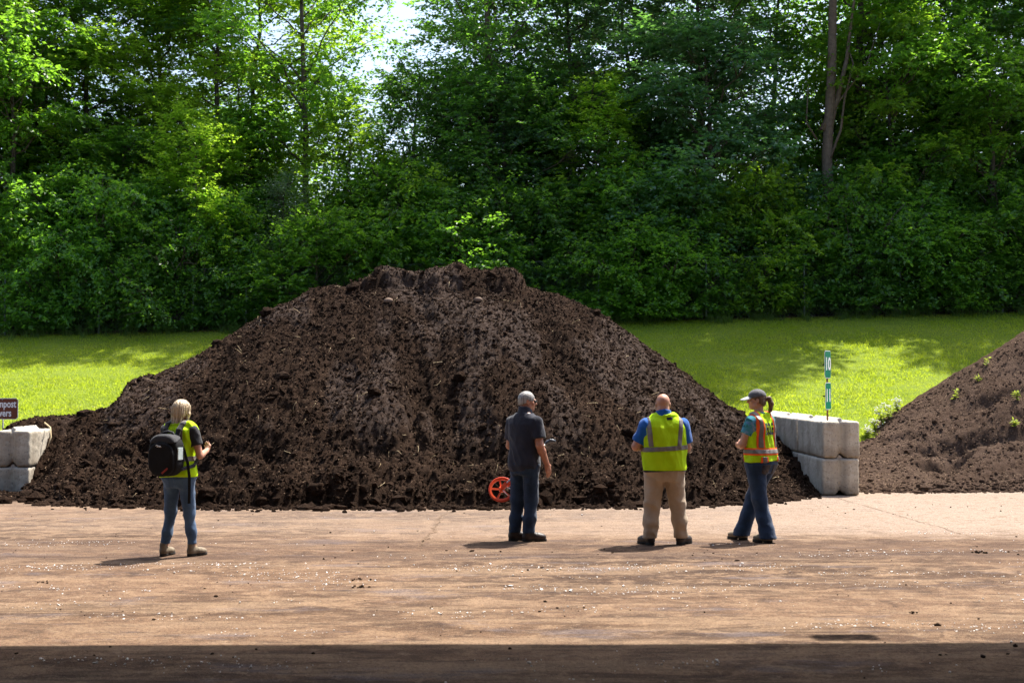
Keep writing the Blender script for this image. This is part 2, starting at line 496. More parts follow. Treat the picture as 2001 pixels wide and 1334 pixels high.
# ------------------------------------------------------------------ open shed the photograph is taken from (casts the shade in front)
M_STEEL = simple('weathered_steel_sheet', (0.16, 0.155, 0.15), (0.22, 0.21, 0.20), 3, 0.7, 0.3)
EAVE_Y, EAVE_Z = 11.34, 6.0
def make_shed():
    r = empty('shed', (0, 0, 0), 0, 'open fronted shed with a flat metal roof shading the front of the yard', 'shed')
    bm = bmesh.new()
    zt = EAVE_Z
    # roof sheet, front edge a touch skewed like its shadow
    v = [bm.verts.new(p) for p in ((-22, EAVE_Y - 0.03, zt), (2.6, EAVE_Y, zt), (22, EAVE_Y + 0.55, zt), (22, -9, zt + 0.9), (-22, -9, zt + 0.9))]
    f = bm.faces.new(v)
    g = bmesh.ops.extrude_face_region(bm, geom=[f])
    bmesh.ops.translate(bm, vec=(0, 0, 0.25), verts=[e for e in g['geom'] if isinstance(e, bmesh.types.BMVert)])
    bmesh.ops.recalc_face_normals(bm, faces=bm.faces)
    bm_obj('roof', bm, M_STEEL, r)
    for x in (-18, -9, 9, 18):
        for y in (8.0, -8.0):
            bm = bmesh.new(); bm_box(bm, (x, y, 3.0), (0.12, 0.12, 2.998), None, 0.01)
            bm_obj('post', bm, M_STEEL, r)
    bm = bmesh.new(); bm_box(bm, (0, -8.5, 3.2), (21.8, 0.06, 3.2)); bm_obj('back_wall', bm, M_STEEL, r)
    for x in (-15.5, 15.5):  # unseen walls added to cut sky light and deepen the front shade
        bm = bmesh.new(); bm_box(bm, (x, -0.3, 3.15), (0.05, 8.1, 3.0)); bm_obj('added_side_wall', bm, M_STEEL, r)
    # floodlight on a bracket over the front edge
    bm = bmesh.new()
    cx, cy = 4.58, EAVE_Y + 0.29
    bm_box(bm, (cx, cy, 6.12), (0.23, 0.10, 0.05), rotz_m(0.05), 0.02)
    bm_box(bm, (cx, cy - 0.17, 6.16), (0.008, 0.12, 0.008))
    bm_obj('floodlight', bm, M_STEEL, r)
def rotz_m(a): return Matrix.Rotation(a, 3, 'Z')
make_shed()

# ------------------------------------------------------------------ concrete blocks
def concrete_mat():
    n = N('weathered_concrete')
    oi = n.new('ShaderNodeObjectInfo')
    big = n.noise(2.2, None, 5, 0.62); vert = n.noise(5.0, n.mapped((1.0, 1.0, 0.16)), 4, 0.6)
    c = n.mix(n.ramp(big, [(0.32, 0.0), (0.68, 1.0)]), (0.36, 0.315, 0.245), (0.57, 0.505, 0.405))
    c = n.mix(n.math('MULTIPLY', n.ramp(vert, [(0.40, 1.0), (0.54, 0.0)]), 0.42), c, (0.24, 0.19, 0.14))
    c = n.mix(n.math('MULTIPLY', n.ramp(n.noise(34, None, 3), [(0.33, 1.0), (0.42, 0.0)]), 0.6), c, (0.14, 0.125, 0.105))
    sx = n.new('ShaderNodeSeparateXYZ'); n.ln(n.tc.outputs['Object'], sx.inputs[0])
    c = n.mix(n.math('MULTIPLY', n.ramp(n.math('ADD', sx.outputs[2], n.math('MULTIPLY', big, 0.25)), [(0.15, 1.0), (0.34, 0.0)]), 0.6), c, (0.17, 0.125, 0.085))
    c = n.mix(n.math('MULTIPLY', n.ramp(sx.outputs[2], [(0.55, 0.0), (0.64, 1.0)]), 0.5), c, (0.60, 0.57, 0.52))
    hv = n.new('ShaderNodeHueSaturation'); n.ln(c, hv.inputs['Color'])
    n.ln(n.math('ADD', 0.88, n.math('MULTIPLY', oi.outputs['Random'], 0.24)), hv.inputs['Value'])
    n.color(hv.outputs[0]); n.rough(0.9, 0.2)
    n.bump(n.math('ADD', n.noise(60, None, 4, 0.7), big), 0.45, 0.012)
    return n.m
M_CONC = concrete_mat()
BL, BWD, BHT = 1.83, 0.61, 0.61
def block_mesh(seed):
    def f(P):
        w = 0.006 * fbm(P * 9 + seed * 3, seed, 2) 
        chip = 0.010 * np.maximum(fbm(P * 16 + seed, seed + 3, 2) - 0.25, 0)
        d = rbox(P, (0, BL / 2, BHT / 2 - 0.003), (BWD / 2, BL / 2 - 0.006, BHT / 2 - 0.004), 0.034)
        x, y, z = P[:, 0], P[:, 1], P[:, 2]
        d = smin(d, np.maximum(np.maximum(np.abs(x) * 0.70 + (z - BHT - 0.062) * 0.70, np.abs(y - BL / 2) - (BL / 2 - 0.10)), 0.5 - z), 0.012)
        d = smax(d, -(np.abs(x) * 0.66 + (z - 0.085) * 0.75), 0.012)               # groove under
        for e in (y, BL - y):
            d = smax(d, -(np.abs(x) * 0.62 + (e - 0.085) * 0.78), 0.018)           # upright groove in the ends
        return d + w + chip * 3
    V, F = mesh_sdf(f, (-0.40, -0.06, -0.06), (0.40, BL + 0.08, BHT + 0.14), 0.023)
    return mesh_np('concrete_block', V, F)
BLOCKS = [block_mesh(s) for s in (1, 2, 3)]
WALL_R = (px(1641, 21.0), 21.0)
WALL_L = (px(22, 21.3), 21.3)
def block(var, x, y, z, rz, label, group):
    o = link('concrete_block', BLOCKS[var], M_CONC)
    o.location = (x, y, z); o.rotation_euler = (0, 0, rz)
    tag(o, label, 'concrete block', group)
gR, gL = 'blocks of the right bay wall', 'blocks of the left bay wall'
x, y = WALL_R
block(0, x, y, 0.0, 0.0, 'bottom grey concrete block at the front end of the right wall, under the number post', gR)
block(1, x, y + BL + 0.07, 0.0, 0.0, 'grey concrete block half buried in compost, low in the right wall', gR)
block(2, x + 0.012, y - 0.01, BHT, 0.006, 'weathered upper concrete block at the front end of the right wall, carrying the number post', gR)
block(0, x - 0.01, y + BL + 0.07, BHT, -0.01, 'upper concrete block behind the ponytailed woman, second in the right wall', gR)
block(1, x, y + 2 * BL + 0.10, BHT, 0.0, 'rearmost upper concrete block of the right wall, hidden by the compost', gR)
x, y = WALL_L
LZ = -0.165
block(1, x, y, LZ, 0.0, 'bottom concrete block of the left wall with compost heaped at its foot', gL)
block(0, x + 0.01, y - 0.005, LZ + BHT, -0.005, 'top concrete block of the left wall beneath the brown sign', gL)
block(2, x, y + BL + 0.07, LZ, 0.0, 'rear bottom concrete block of the left wall, buried in compost', gL)
block(2, x, y + BL + 0.07, LZ + BHT, 0.0, 'rear top concrete block of the left wall, strewn with compost', gL)

# ------------------------------------------------------------------ compost piles
def compost_mat(name, dark, mid, pale, slick=True):
    n = N(name)
    a = n.noise(0.8, n.mapped((1.1, 0.6, 0.6)), 6, 0.65, 0.6); b = n.noise(11.0, None, 6, 0.75); c = n.noise(70.0, None, 5, 0.8)
    col = n.mix(n.ramp(b, [(0.38, 0.0), (0.62, 1.0)]), dark, mid)
    col = n.mix(n.math('MULTIPLY', n.ramp(a, [(0.45, 0.0), (0.68, 1.0)]), 0.6), col, pale)
    col = n.mix(n.math('MULTIPLY', n.ramp(c, [(0.38, 1.0), (0.52, 0.0)]), 0.7), col, tuple(v * 0.4 for v in dark))
    sp = n.noise(95.0, n.mapped((1, 1, 1.6)), 3, 0.6)
    col = n.mix(n.math('MULTIPLY', n.ramp(sp, [(0.63, 0.0), (0.70, 1.0)]), 0.7), col, (0.26, 0.165, 0.10))
    if slick:
        at = n.new('ShaderNodeAttribute'); at.attribute_name = 'pressed'
        pm = n.math('MULTIPLY', at.outputs['Fac'], n.ramp(b, [(0.36, 0.0), (0.62, 0.75)]))
        col = n.mix(pm, col, (0.074, 0.053, 0.044))
        n.rough(n.math('SUBTRACT', 0.95, n.math('MULTIPLY', pm, 0.35)), 0.05)
    else:
        n.rough(1.0, 0.0)
    n.color(col)
    e = n.noise(40.0, None, 5, 0.8, 0.3)
    n.bump(n.math('ADD', n.math('MULTIPLY', b, 0.25), e), 1.0, 0.045)
    return n.m
M_COMP = compost_mat('dark_compost', (0.016, 0.0088, 0.0056), (0.036, 0.0205, 0.0128), (0.058, 0.0345, 0.0225))
M_COMP2 = compost_mat('screened_compost', (0.062, 0.041, 0.030), (0.112, 0.076, 0.058), (0.145, 0.101, 0.078), False)
M_STRAW = simple('straw', (0.42, 0.30, 0.15), (0.6, 0.47, 0.28), 3, 0.7, 0.3)
M_CHIP = simple('wood_chip', (0.14, 0.085, 0.05), (0.30, 0.20, 0.125), 3, 0.8, 0.2)

RX = [-10.5, -9.4, -8.6, -8.1, -7.75, -7.3, -7.15, -7.02, -6.3, -5.8, -5.0, -4.5, -3.8, -3.1, -2.85, -2.7, -2.2, -1.9, -1.5, -0.6, -0.2, 0.05, 0.5, 1.0, 1.7, 2.4, 3.2, 4.0, 4.6, 5.2, 5.6]
RH = [0.1, 0.75, 1.20, 1.22, 1.22, 1.42, 1.55, 1.80, 2.22, 2.56, 3.06, 3.38, 3.58, 3.66, 3.66, 3.72, 3.76, 3.74, 3.78, 3.78, 3.76, 3.72, 3.64, 3.48, 3.16, 2.74, 2.12, 1.55, 1.15, 0.82, 0.6]
FX = [-10.5, -8.6, -7.95, -7.6, -7.0, -6.0, -4.5, -2, 0, 2, 3.2, 4.2, 4.9, 5.3]
FY = [21.3, 21.1, 21.0, 20.3, 19.6, 19.15, 18.95, 18.9, 18.95, 19.15, 19.45, 20.1, 20.9, 21.3]
RIDGE = 25.0
def ridge_y(x): return np.interp(x, [-9.5, -8.6, -8.0, -7.4, -6.8, -6.0, -5.0], [22.6, 22.6, 22.65, 23.1, 23.9, 24.7, 25.0])
def pile_h(x, y):
    R = np.interp(x, RX, RH); F = np.interp(x, FX, FY)
    RY = ridge_y(x)
    F = F + 0.22 * fbm(np.stack([x * 1.5, x * 0, x * 0 + 4], 1), 31, 5, 2.2, 0.65)
    t = (y - F) / (RY - F)
    tf = np.clip(t, -0.2, 1)
    prof = np.where(tf > 0, 0.80 * tf + 0.34 * tf * tf * (1 - tf) + 0.20 * sstep(0.2, 1.0, tf), tf * 1.5)
    # a step of loose clods along the foot
    prof = prof + 0.045 * sstep(0, 0.04, tf) * (1 - sstep(0.1, 0.3, tf))
    h = R * prof
    back = np.clip((y - RY - 1.2) / 5.5, 0, 1)
    h = np.where(y > RY, R * (1 - back ** 1.25), h)
    # spill in front of the left wall
    sp = 0.22 * np.exp(-(((x + 8.75) / 0.45) ** 2 + ((y - 20.85) / 0.35) ** 2)) + 0.11 * np.exp(-(((x + 8.0) / 0.8) ** 2 + ((y - 20.3) / 0.3) ** 2))
    wl = (x < WALL_L[0] + 0.28) & (y < WALL_L[1] + 0.75)
    h = np.where(wl, np.minimum(h, 0.02), h)
    h = np.where((x < WALL_L[0] + 0.33) & (y >= WALL_L[1] + 0.75), np.minimum(h, 1.13 + 0.2 * (y - 22.0)), h)
    return np.maximum(h, sp - 0.03)
def slick_mask(x, y, h):          # pressed smooth by the bucket, in streaks that run down the face
    Q = np.stack([x * 0.75 + 0.12 * y, y * 0.42, x * 0], 1)
    return sstep(-0.02, 0.22, fbm(Q + 11.3, 52, 4, 2.0, 0.6) - 0.04) * sstep(0.55, 1.2, h)
def pile_surf(x, y, nf=1.0):
    P = np.stack([x, y, x * 0], 1)
    h = pile_h(x, y)
    live = sstep(0.0, 0.35, h)
    foot = 1 - sstep(0.4, 1.6, h)
    slick = slick_mask(x, y, h)
    rough = 1 - 0.62 * slick
    d = 0.20 * fbm(P * 0.7, 21, 3) * live * (0.35 + 0.65 * sstep(0.3, 1.6, ridge_y(x) - y))
    gully = fbm(np.stack([x * 0.75 + 0.2 * y, y * 0.18, x * 0], 1), 61, 3)
    d += -0.42 * np.maximum(gully - 0.03, 0) * sstep(0.3, 1.0, h) * sstep(0.3, 1.6, ridge_y(x) - y)
    # bites scooped out low down
    for (cx, cy, rx, ry, dp) in ((-4.5, 20.35, 0.75, 0.42, 0.28), (-2.15, 20.4, 0.30, 0.35, 0.33), (-1.3, 20.6, 0.55, 0.34, 0.26), (-0.45, 20.35, 0.4, 0.35, 0.22),
                                 (-6.3, 21.3, 0.9, 0.3, 0.24), (1.1, 20.6, 0.6, 0.35, 0.2), (2.6, 20.9, 0.6, 0.4, 0.22), (-1.65, 21.6, 0.16, 0.8, 0.22), (-5.4, 20.7, 0.5, 0.3, 0.18)):
        w = 0.22 * fbm(P * 2.3, 71, 2)
        d -= 1.35 * dp * np.exp(-(np.abs((x - cx + w) / rx) ** 2.6 + np.abs((y - cy + w) / ry) ** 2.6))
    # clods heaped on the crest
    for (cx, r, a) in ((-3.08, 0.12, 0.12), (-2.70, 0.26, 0.22), (-2.32, 0.24, 0.30), (-1.95, 0.18, 0.24), (-1.40, 0.40, 0.30), (-0.80, 0.38, 0.26), (-0.12, 0.36, 0.32), (-3.75, 0.45, 0.10), (-6.95, 0.22, 0.10)):
        w = 0.16 * fbm(P * 4, 75, 3)
        d += a * np.exp(-(np.hypot(x - cx + w, (y - ridge_y(x) + 0.05 + w) * 0.8) / r) ** 4)
    P3 = np.stack([x, y, h], 1)
    warp = 0.10 * np.stack([fbm(P3 * 3, 81, 2), fbm(P3 * 3, 82, 2), 0 * x], 1)
    Pw = P3 + warp
    d += rough * live * (0.085 * fbm(Pw * 2.1 + 5, 23, 3) * (0.35 + 1.3 * foot) + 0.034 * fbm(Pw * 5.5, 24, 2, 2.1, 0.6, billow=True) + 0.034 * fbm(Pw * 11, 28, 3, 2.2, 0.8))
    d += live * 0.017 * fbm(P3 * 30, 26, 2, 2.0, 0.8)
    return h + d * nf
def heap(name, surf, x0, x1, y0, y1, step, mat, drop, label, cat):
    xs = np.arange(x0, x1, step)
    ys = np.concatenate([np.arange(y0, RIDGE + 0.6, step), np.arange(RIDGE + 0.65, y1, 0.16)])
    X, Y = np.meshgrid(xs, ys)
    Z = surf(X.ravel(), Y.ravel())
    ny, nx = X.shape
    ok = (Z > -0.04).reshape(ny, nx)
    fk = (ok[:-1, :-1] | ok[1:, :-1] | ok[:-1, 1:] | ok[1:, 1:]).ravel()
    if drop is not None: fk &= ~drop(X[:-1, :-1] + step / 2, Y[:-1, :-1] + step / 2).ravel()
    # sideways jitter breaks the grid and lets clods overhang
    P = np.stack([X.ravel(), Y.ravel(), Z], 1)
    jx = 0.03 * fbm(P * 9, 91, 2); jy = 0.04 * fbm(P * 9, 93, 2)
    lv = sstep(0.02, 0.3, Z)
    V = np.stack([X.ravel() + jx * lv, Y.ravel() + jy * lv, np.maximum(Z, -0.05)], 1)
    i = (np.arange(ny - 1)[:, None] * nx + np.arange(nx - 1)[None]).ravel()
    F = np.stack([i, i + 1, i + nx + 1, i + nx], 1)[fk]
    used = np.unique(F); remap = np.full(len(V), -1); remap[used] = np.arange(len(used))
    me = mesh_np(name, V[used], remap[F])
    if name == 'compost_pile' and x0 < 0:
        at = me.attributes.new('pressed', 'FLOAT', 'POINT'); at.data.foreach_set('value', slick_mask(V[used, 0], V[used, 1], V[used, 2]).astype(np.float32))
    o = link(name, me, mat)
    return tag(o, label, cat)

def wall_zone(X, Y):
    r = (X > WALL_R[0] - 0.27) & (Y > WALL_R[1])
    return r
PILE = heap('compost_pile', pile_surf, -10.2, WALL_R[0] - 0.22, 18.3, 31.5, 0.029, M_COMP, None,
            'huge dark brown heap of lumpy compost filling the bay between the concrete walls', 'compost pile')

RX2 = [5.6, 6.2, 6.9, 7.6, 8.4, 9.2, 10.0, 11, 12, 13, 14.5, 16, 18, 20]
RH2 = [0.45, 0.62, 0.84, 1.16, 1.62, 2.15, 2.60, 3.15, 3.5, 3.6, 3.4, 2.6, 1.2, 0.0]
FX2 = [5.6, 6.3, 7, 8, 10, 14, 20]; FY2 = [21.9, 21.75, 21.85, 21.95, 22.05, 22.1, 22.4]
RIDGE2 = 25.6
def pile2_h(x, y):
    R = np.interp(x, RX2, RH2); F = np.interp(x, FX2, FY2) - 0.3 + 0.1 * fbm(np.stack([x * 1.3, x * 0, x * 0], 1), 37, 2)
    rd = RIDGE2 - 0.9 * np.clip((8 - x) / 2.4, 0, 1)
    t = np.clip((y - F) / (rd - F), -0.2, 1)
    h = R * np.where(t > 0, t + 0.25 * t * (1 - t), 1.5 * t)
    back = np.clip((y - rd - 0.5) / 5.0, 0, 1)
    return np.where(y > rd, R * (1 - back ** 1.2), h)
def pile2_surf(x, y):
    P = np.stack([x, y, x * 0], 1); h = pile2_h(x, y)
    live = sstep(0.0, 0.3, h)
    d = live * (0.13 * fbm(P * 0.8, 41, 2) + 0.022 * fbm(P * 6, 42, 3, billow=True) + 0.010 * fbm(P * 26, 43, 2))
    for (cx, cy, rx, ry, dp) in ((7.62, 22.75, 0.30, 0.20, 0.30), (7.95, 23.0, 0.22, 0.16, 0.2), (8.4, 23.4, 0.62, 0.28, 0.24), (7.75, 23.5, 0.5, 0.14, 0.13), (9.4, 23.3, 0.55, 0.3, 0.2), (9.2, 24.3, 0.5, 0.14, 0.12), (7.4, 24.2, 0.45, 0.1, 0.07)):
        w = 0.14 * fbm(P * 3, 44, 2)
        d -= 1.6 * dp * np.exp(-(np.abs((x - cx + w) / rx) ** 2.4 + np.abs((y - cy + w + 0.2 * (x - cx)) / ry) ** 2.4))
    return h + d
PILE2 = heap('compost_pile', pile2_surf, WALL_R[0] + 0.235, 20.0, 21.2, 31.5, 0.04, M_COMP2, None,
             'finer brown compost heap with sprouting weeds at the right edge', 'compost pile')

# ---- clods, straw and chips on the piles
def ico(sub):
    bm = bmesh.new(); bmesh.ops.create_icosphere(bm, subdivisions=sub, radius=1)
    V = np.array([v.co[:] for v in bm.verts]); F = np.array([[v.index for v in f.verts] for f in bm.faces]); bm.free()
    return V, F
ICO1, ICO2 = ico(1), ico(2)
def lumps(rng, pos, size, base, jag=0.28, flat=0.8):
    V0, F0 = base; m = len(pos)
    V = np.repeat(V0[None], m, 0) * (1 + rng.normal(0, jag, (m, len(V0), 1)))
    V *= (size[:, None] * rng.uniform(0.7, 1.3, (m, 3)) * [1, 1, flat])[:, None, :]
    a = rng.uniform(0, 2 * PI, m); c, s = np.cos(a)[:, None], np.sin(a)[:, None]
    V = np.stack([V[..., 0] * c - V[..., 1] * s, V[..., 0] * s + V[..., 1] * c, V[..., 2]], -1) + pos[:, None, :]
    F = (F0[None] + (np.arange(m) * len(V0))[:, None, None]).reshape(-1, 3)
    return V.reshape(-1, 3), F
def slivers(rng, pos, L, W, flatz=0.35):
    m = len(pos)
    d = rng.normal(0, 1, (m, 3)); d[:, 2] *= flatz; d /= np.linalg.norm(d, axis=1)[:, None]
    s = np.cross(d, [0.1, -0.5, 0.86]); s /= np.linalg.norm(s, axis=1)[:, None] + 1e-6
    nrm = np.cross(s, d)
    L = L[:, None]; W = W[:, None]
    p = [pos - d * L / 2 + s * W, pos - d * L / 2 - s * W, pos + d * L / 2 - s * W * 0.6, pos + d * L / 2 + s * W * 0.6,
         pos + nrm * W]
    V = np.stack(p, 1).reshape(-1, 3)
    b = (np.arange(m) * 5)[:, None]
    T = np.concatenate([b + [0, 1, 4], b + [1, 2, 4], b + [2, 3, 4], b + [3, 0, 4]])
    return V, T
def scatter(rng, m, x0, x1, y0, y1, surf, zmin=0.02):
    x = rng.uniform(x0, x1, m); y = rng.uniform(y0, y1, m); z = surf(x, y)
    k = z > zmin
    return np.stack([x, y, z], 1)[k]
rng = np.random.default_rng(11)
def in_left_wall(p): return (p[:, 0] < WALL_L[0] + 0.36) & (p[:, 1] > WALL_L[1] - 0.02) & (p[:, 2] < 1.05)
p = scatter(rng, 8000, -8.9, 5.0, 18.6, 25.3, pile_surf); p = p[~in_left_wall(p)]
sz = np.exp(rng.normal(math.log(0.018), 0.5, len(p)))
A = Acc(); V, F = lumps(rng, p, sz, ICO1, 0.25); A.add(V, None, F)
p = scatter(rng, 900, -8.8, 5.0, 18.7, 25.3, pile_surf); p = p[~in_left_wall(p)]
keep = rng.random(len(p)) < np.clip(1.15 - p[:, 2] * 0.38, 0.25, 1); p = p[keep]
V, F = lumps(rng, p, np.exp(rng.normal(math.log(0.040), 0.35, len(p))), ICO2, 0.2); A.add(V, None, F)
TET = (np.array([[1, 1, 1], [-1, -1, 1], [-1, 1, -1], [1, -1, -1]]) * 0.75, np.array([[0, 2, 1], [0, 1, 3], [0, 3, 2], [1, 2, 3]]))
p = scatter(rng, 46000, -8.9, 5.0, 18.7, 25.2, pile_surf); p = p[~in_left_wall(p)]; p[:, 2] += 0.006
V, F = lumps(rng, p, np.exp(rng.normal(math.log(0.0155), 0.4, len(p))), TET, 0.3); A.add(V, None, F)
# rolled-out clods along the foot
x = rng.uniform(-8.8, 5.0, 1700); f = np.interp(x, FX, FY)
y = f + rng.normal(-0.06, 0.19, 1700); p = np.stack([x, y, np.maximum(pile_surf(x, y), 0.0) + 0.008], 1)
p = p[~in_left_wall(p)]
V, F = lumps(rng, p, np.exp(rng.normal(math.log(0.030), 0.5, len(p))), ICO1, 0.2); A.add(V, None, F)
clods = link('clods', A.mesh('clods', False), M_COMP, PILE); clods['kind'] = 'stuff'
# single clods big enough to pick out
big = [(-7.75, 19.62, .10), (-4.55, 19.15, .11), (-2.9, 19.1, .12), (-0.25, 19.12, .11), (1.5, 19.3, .08), (0.75, 19.05, .09), (-6.2, 19.25, .08), (-3.7, 19.0, .09),
       (-1.6, 19.0, .08), (2.9, 19.45, .1), (3.6, 19.8, .09), (-5.2, 19.1, .09), (0.2, 20.6, .12), (1.95, 21.2, .12), (-2.3, 21.4, .1), (-0.9, 22.0, .1), (2.4, 22.8, .09),
       (-3.1, 24.8, .10), (1.6, 24.8, .09), (-4.7, 24.6, .13), (-5.6, 24.4, .1)]
for (x, y, s) in big:
    V0, F0 = ICO2
    bm = bmesh.new(); bmesh.ops.create_icosphere(bm, subdivisions=3, radius=1)
    V = np.array([v.co[:] for v in bm.verts]); F = np.array([[v.index for v in f.verts] for f in bm.faces]); bm.free()
    r = 1 + 0.5 * fbm(V * 1.4 + x * 7, 5, 2) + 0.35 * fbm(V * 4.5 + y, 8, 2, 2.0, 0.8)
    V = V * r[:, None] * np.array([1.1, 1.0, 0.8]) * s
    z = float(pile_surf(np.array([x]), np.array([y]))[0])
    o = link('clod', mesh_np('clod', V, F), M_COMP, PILE); o.location = (x, y, max(z, 0) + s * 0.18)
# straw and wood chips
p = scatter(rng, 7000, -8.9, 5.0, 18.9, 25.2, pile_surf); p = p[~in_left_wall(p)]; p[:, 2] += 0.012
V, T = slivers(rng, p, np.exp(rng.normal(math.log(0.026), 0.45, len(p))), rng.uniform(0.003, 0.007, len(p)))
A = Acc(); A.add(V, None, T)
o = link('wood_chips', A.mesh('wood_chips', False), M_CHIP, PILE); o['kind'] = 'stuff'
p = scatter(rng, 130, -8.5, 4.8, 19.1, 25.0, pile_surf); p = p[~in_left_wall(p)]; p[:, 2] += 0.03
A = Acc()
for q in p:
    L = rng.uniform(0.09, 0.26); d = unit(rng.normal(0, 1, 3) * [1, .5, 0.8]); b = rng.normal(0, 0.03, 3)
    t = np.linspace(-0.5, 0.5, 5)[:, None]
    A.tube(q + d * t * L + b * (0.25 - t * t) * 2, 0.0026, 4)
o = link('straw', A.mesh('straw'), M_STRAW, PILE); o['kind'] = 'stuff'
M_STONE = simple('pale_stone', (0.12, 0.08, 0.058), (0.18, 0.125, 0.09), 12, 0.85, 0.2, (30, 0.5, 0.01))
for (xx, yy, s) in ((px(758, 24.0), 24.0, .075), (px(934, 23.9), 23.9, .07)):
    V, F = ICO2; V = V * (1 + 0.25 * perlin(V * 1.3 + xx, 3))[:, None] * s * np.array([1.2, 0.9, 0.75])
    o = link('stone', mesh_np('stone', V, F), M_STONE, PILE)
    o.location = (xx, yy, float(pile_surf(np.array([xx]), np.array([yy]))[0]) + 0.03)
# a bent root on the corner of the left wall
A = Acc(); A.tube([(px(90, 22.1), 22.05, 1.16), (px(104, 22.1), 21.98, 1.08), (px(105, 22.0), 21.9, 0.92), (px(98, 21.9), 21.82, 0.74)], [0.012, 0.014, 0.012, 0.006], 6)
link('root', A.mesh('root'), M_STRAW, PILE)
# right pile
p = scatter(rng, 7500, 5.5, 11.0, 21.5, 26, pile2_surf); p[:, 2] += 0.004
A = Acc(); V, T = slivers(rng, p, np.exp(rng.normal(math.log(0.026), 0.4, len(p))), rng.uniform(0.004, 0.008, len(p))); A.add(V, None, T)
o = link('wood_chips', A.mesh('wood_chips', False), M_CHIP, PILE2); o['kind'] = 'stuff'
p = scatter(rng, 4500, 5.5, 11.0, 21.45, 26, pile2_surf, 0.0)
A = Acc(); V, F = lumps(rng, p, np.exp(rng.normal(math.log(0.016), 0.45, len(p))), ICO1, 0.2); A.add(V, None, F)
x = rng.uniform(5.7, 11, 700); y = np.interp(x, FX2, FY2) - 0.2 + rng.normal(0, 0.14, 700)
V, F = lumps(rng, np.stack([x, y, np.maximum(pile2_surf(x, y), 0) + 0.006], 1), np.exp(rng.normal(math.log(0.025), 0.5, 700)), ICO1, 0.2); A.add(V, None, F)
o = link('clods', A.mesh('clods', False), M_COMP2, PILE2); o['kind'] = 'stuff'

# ------------------------------------------------------------------ loose bits on the yard
M_PEB = simple('pale_grit', (0.52, 0.49, 0.47), (0.86, 0.84, 0.82), 60, 0.45, 0.5)
m = 30000
y = 6.2 + 14.5 * rng.random(m) ** 0.85; x = rng.uniform(-0.44, 0.44, m) * y
dens = fbm(np.stack([x * 0.45, y * 1.6, x * 0], 1), 101, 3) + 0.35 * np.exp(-((y - 12.6) / 0.9) ** 2) + 0.2 * np.exp(-((y - 10.6) / 0.7) ** 2) - 0.5 * sstep(15, 16.5, y)
k = rng.random(m) < np.clip(0.012 + 1.7 * (dens - 0.24), 0.004, 1)
x, y = x[k], y[k]
A = Acc(); V, F = lumps(rng, np.stack([x, y, 0.004 + 0 * x], 1), np.exp(rng.normal(math.log(0.0048), 0.42, len(x))), ICO1, 0.2, 0.7); A.add(V, None, F)
o = link('grit', A.mesh('grit', False), M_PEB); o['kind'] = 'stuff'
m = 1500
y = 7 + 12.6 * rng.random(m); x = rng.uniform(-0.43, 0.43, m) * y
dens = fbm(np.stack([x * 0.5, y * 1.3, x * 0], 1), 111, 3) + 0.5 * np.exp(-((y - 14.0) / 0.4) ** 2) + 0.7 * sstep(18.0, 19.2, y)
k = rng.random(m) < np.clip(0.06 + 1.4 * (dens - 0.08), 0.02, 1); x, y = x[k], y[k]
A = Acc(); V, F = lumps(rng, np.stack([x, y, 0.004 + 0 * x], 1), np.exp(rng.normal(math.log(0.0075), 0.5, len(x))), ICO1, 0.22, 0.6); A.add(V, None, F)
for (a, b, s) in ((px(700, 12.1), 12.05, .035), (px(705, 11.6), 11.6, .04), (px(1904, 14.0), 13.95, .045), (px(1915, 14), 13.95, .03), (px(93, 11.9), 11.85, .03), (px(1780, 10.3), 10.3, .03)):
    n = 9; s *= 0.55; q = np.array([a, b, 0.008]) + rng.normal(0, 1, (n, 3)) * [s * 2, s * 1.5, 0.002]
    V, F = lumps(rng, q, rng.uniform(0.3, 0.8, n) * s, ICO1, 0.2, 0.6); A.add(V, None, F)
o = link('crumbs', A.mesh('crumbs'), M_COMP); o['kind'] = 'stuff'
# cracks in the old surface
M_CRACK = simple('crack_fill', (0.085, 0.055, 0.037), (0.17, 0.115, 0.075), 6, 0.95, 0.1)
def crack(pts, w, jit, seed):
    r = np.random.default_rng(seed); out = []
    for (a, b) in zip(pts[:-1], pts[1:]):
        n = max(3, int(np.hypot(b[0] - a[0], b[1] - a[1]) / 0.09))
        for t in np.linspace(0, 1, n, endpoint=False): out.append((a[0] + (b[0] - a[0]) * t + r.normal(0, jit), a[1] + (b[1] - a[1]) * t + r.normal(0, jit)))
    out.append(pts[-1]); c = np.array(out); ww = w * r.uniform(0.3, 1.2, len(c))
    T = np.gradient(c, axis=0); Nn = np.stack([-T[:, 1], T[:, 0]], 1); Nn /= np.linalg.norm(Nn, axis=1)[:, None]
    zz = 0.010 * fbm(np.stack([c[:, 0] * .35, c[:, 1] * 1.5, c[:, 0] * 0], 1), 3, 3) + 0.004 * fbm(np.stack([c[:, 0] * 1.4, c[:, 1] * 6, c[:, 0] * 0], 1), 5, 2) + 0.004
    L = np.column_stack([c + Nn * ww[:, None], zz]); R = np.column_stack([c - Nn * ww[:, None], zz])
    V = np.stack([L, R], 1).reshape(-1, 3); i = np.arange(len(c) - 1) * 2
    o = link('pavement_crack', mesh_np('pavement_crack', V, np.stack([i, i + 1, i + 3, i + 2], 1)), M_CRACK); o['kind'] = 'structure'
def gp(xp, yp):
    d = FPX * CAMH / (yp - HZ); return (px(xp, d), d)
crack([gp(1632, 972), gp(1720, 996), gp(1800, 1020), gp(1905, 1050)], 0.007, 0.012, 1)
crack([gp(885, 998), gp(858, 1008), gp(853, 1030), gp(838, 1042), gp(820, 1068)], 0.010, 0.03, 2)

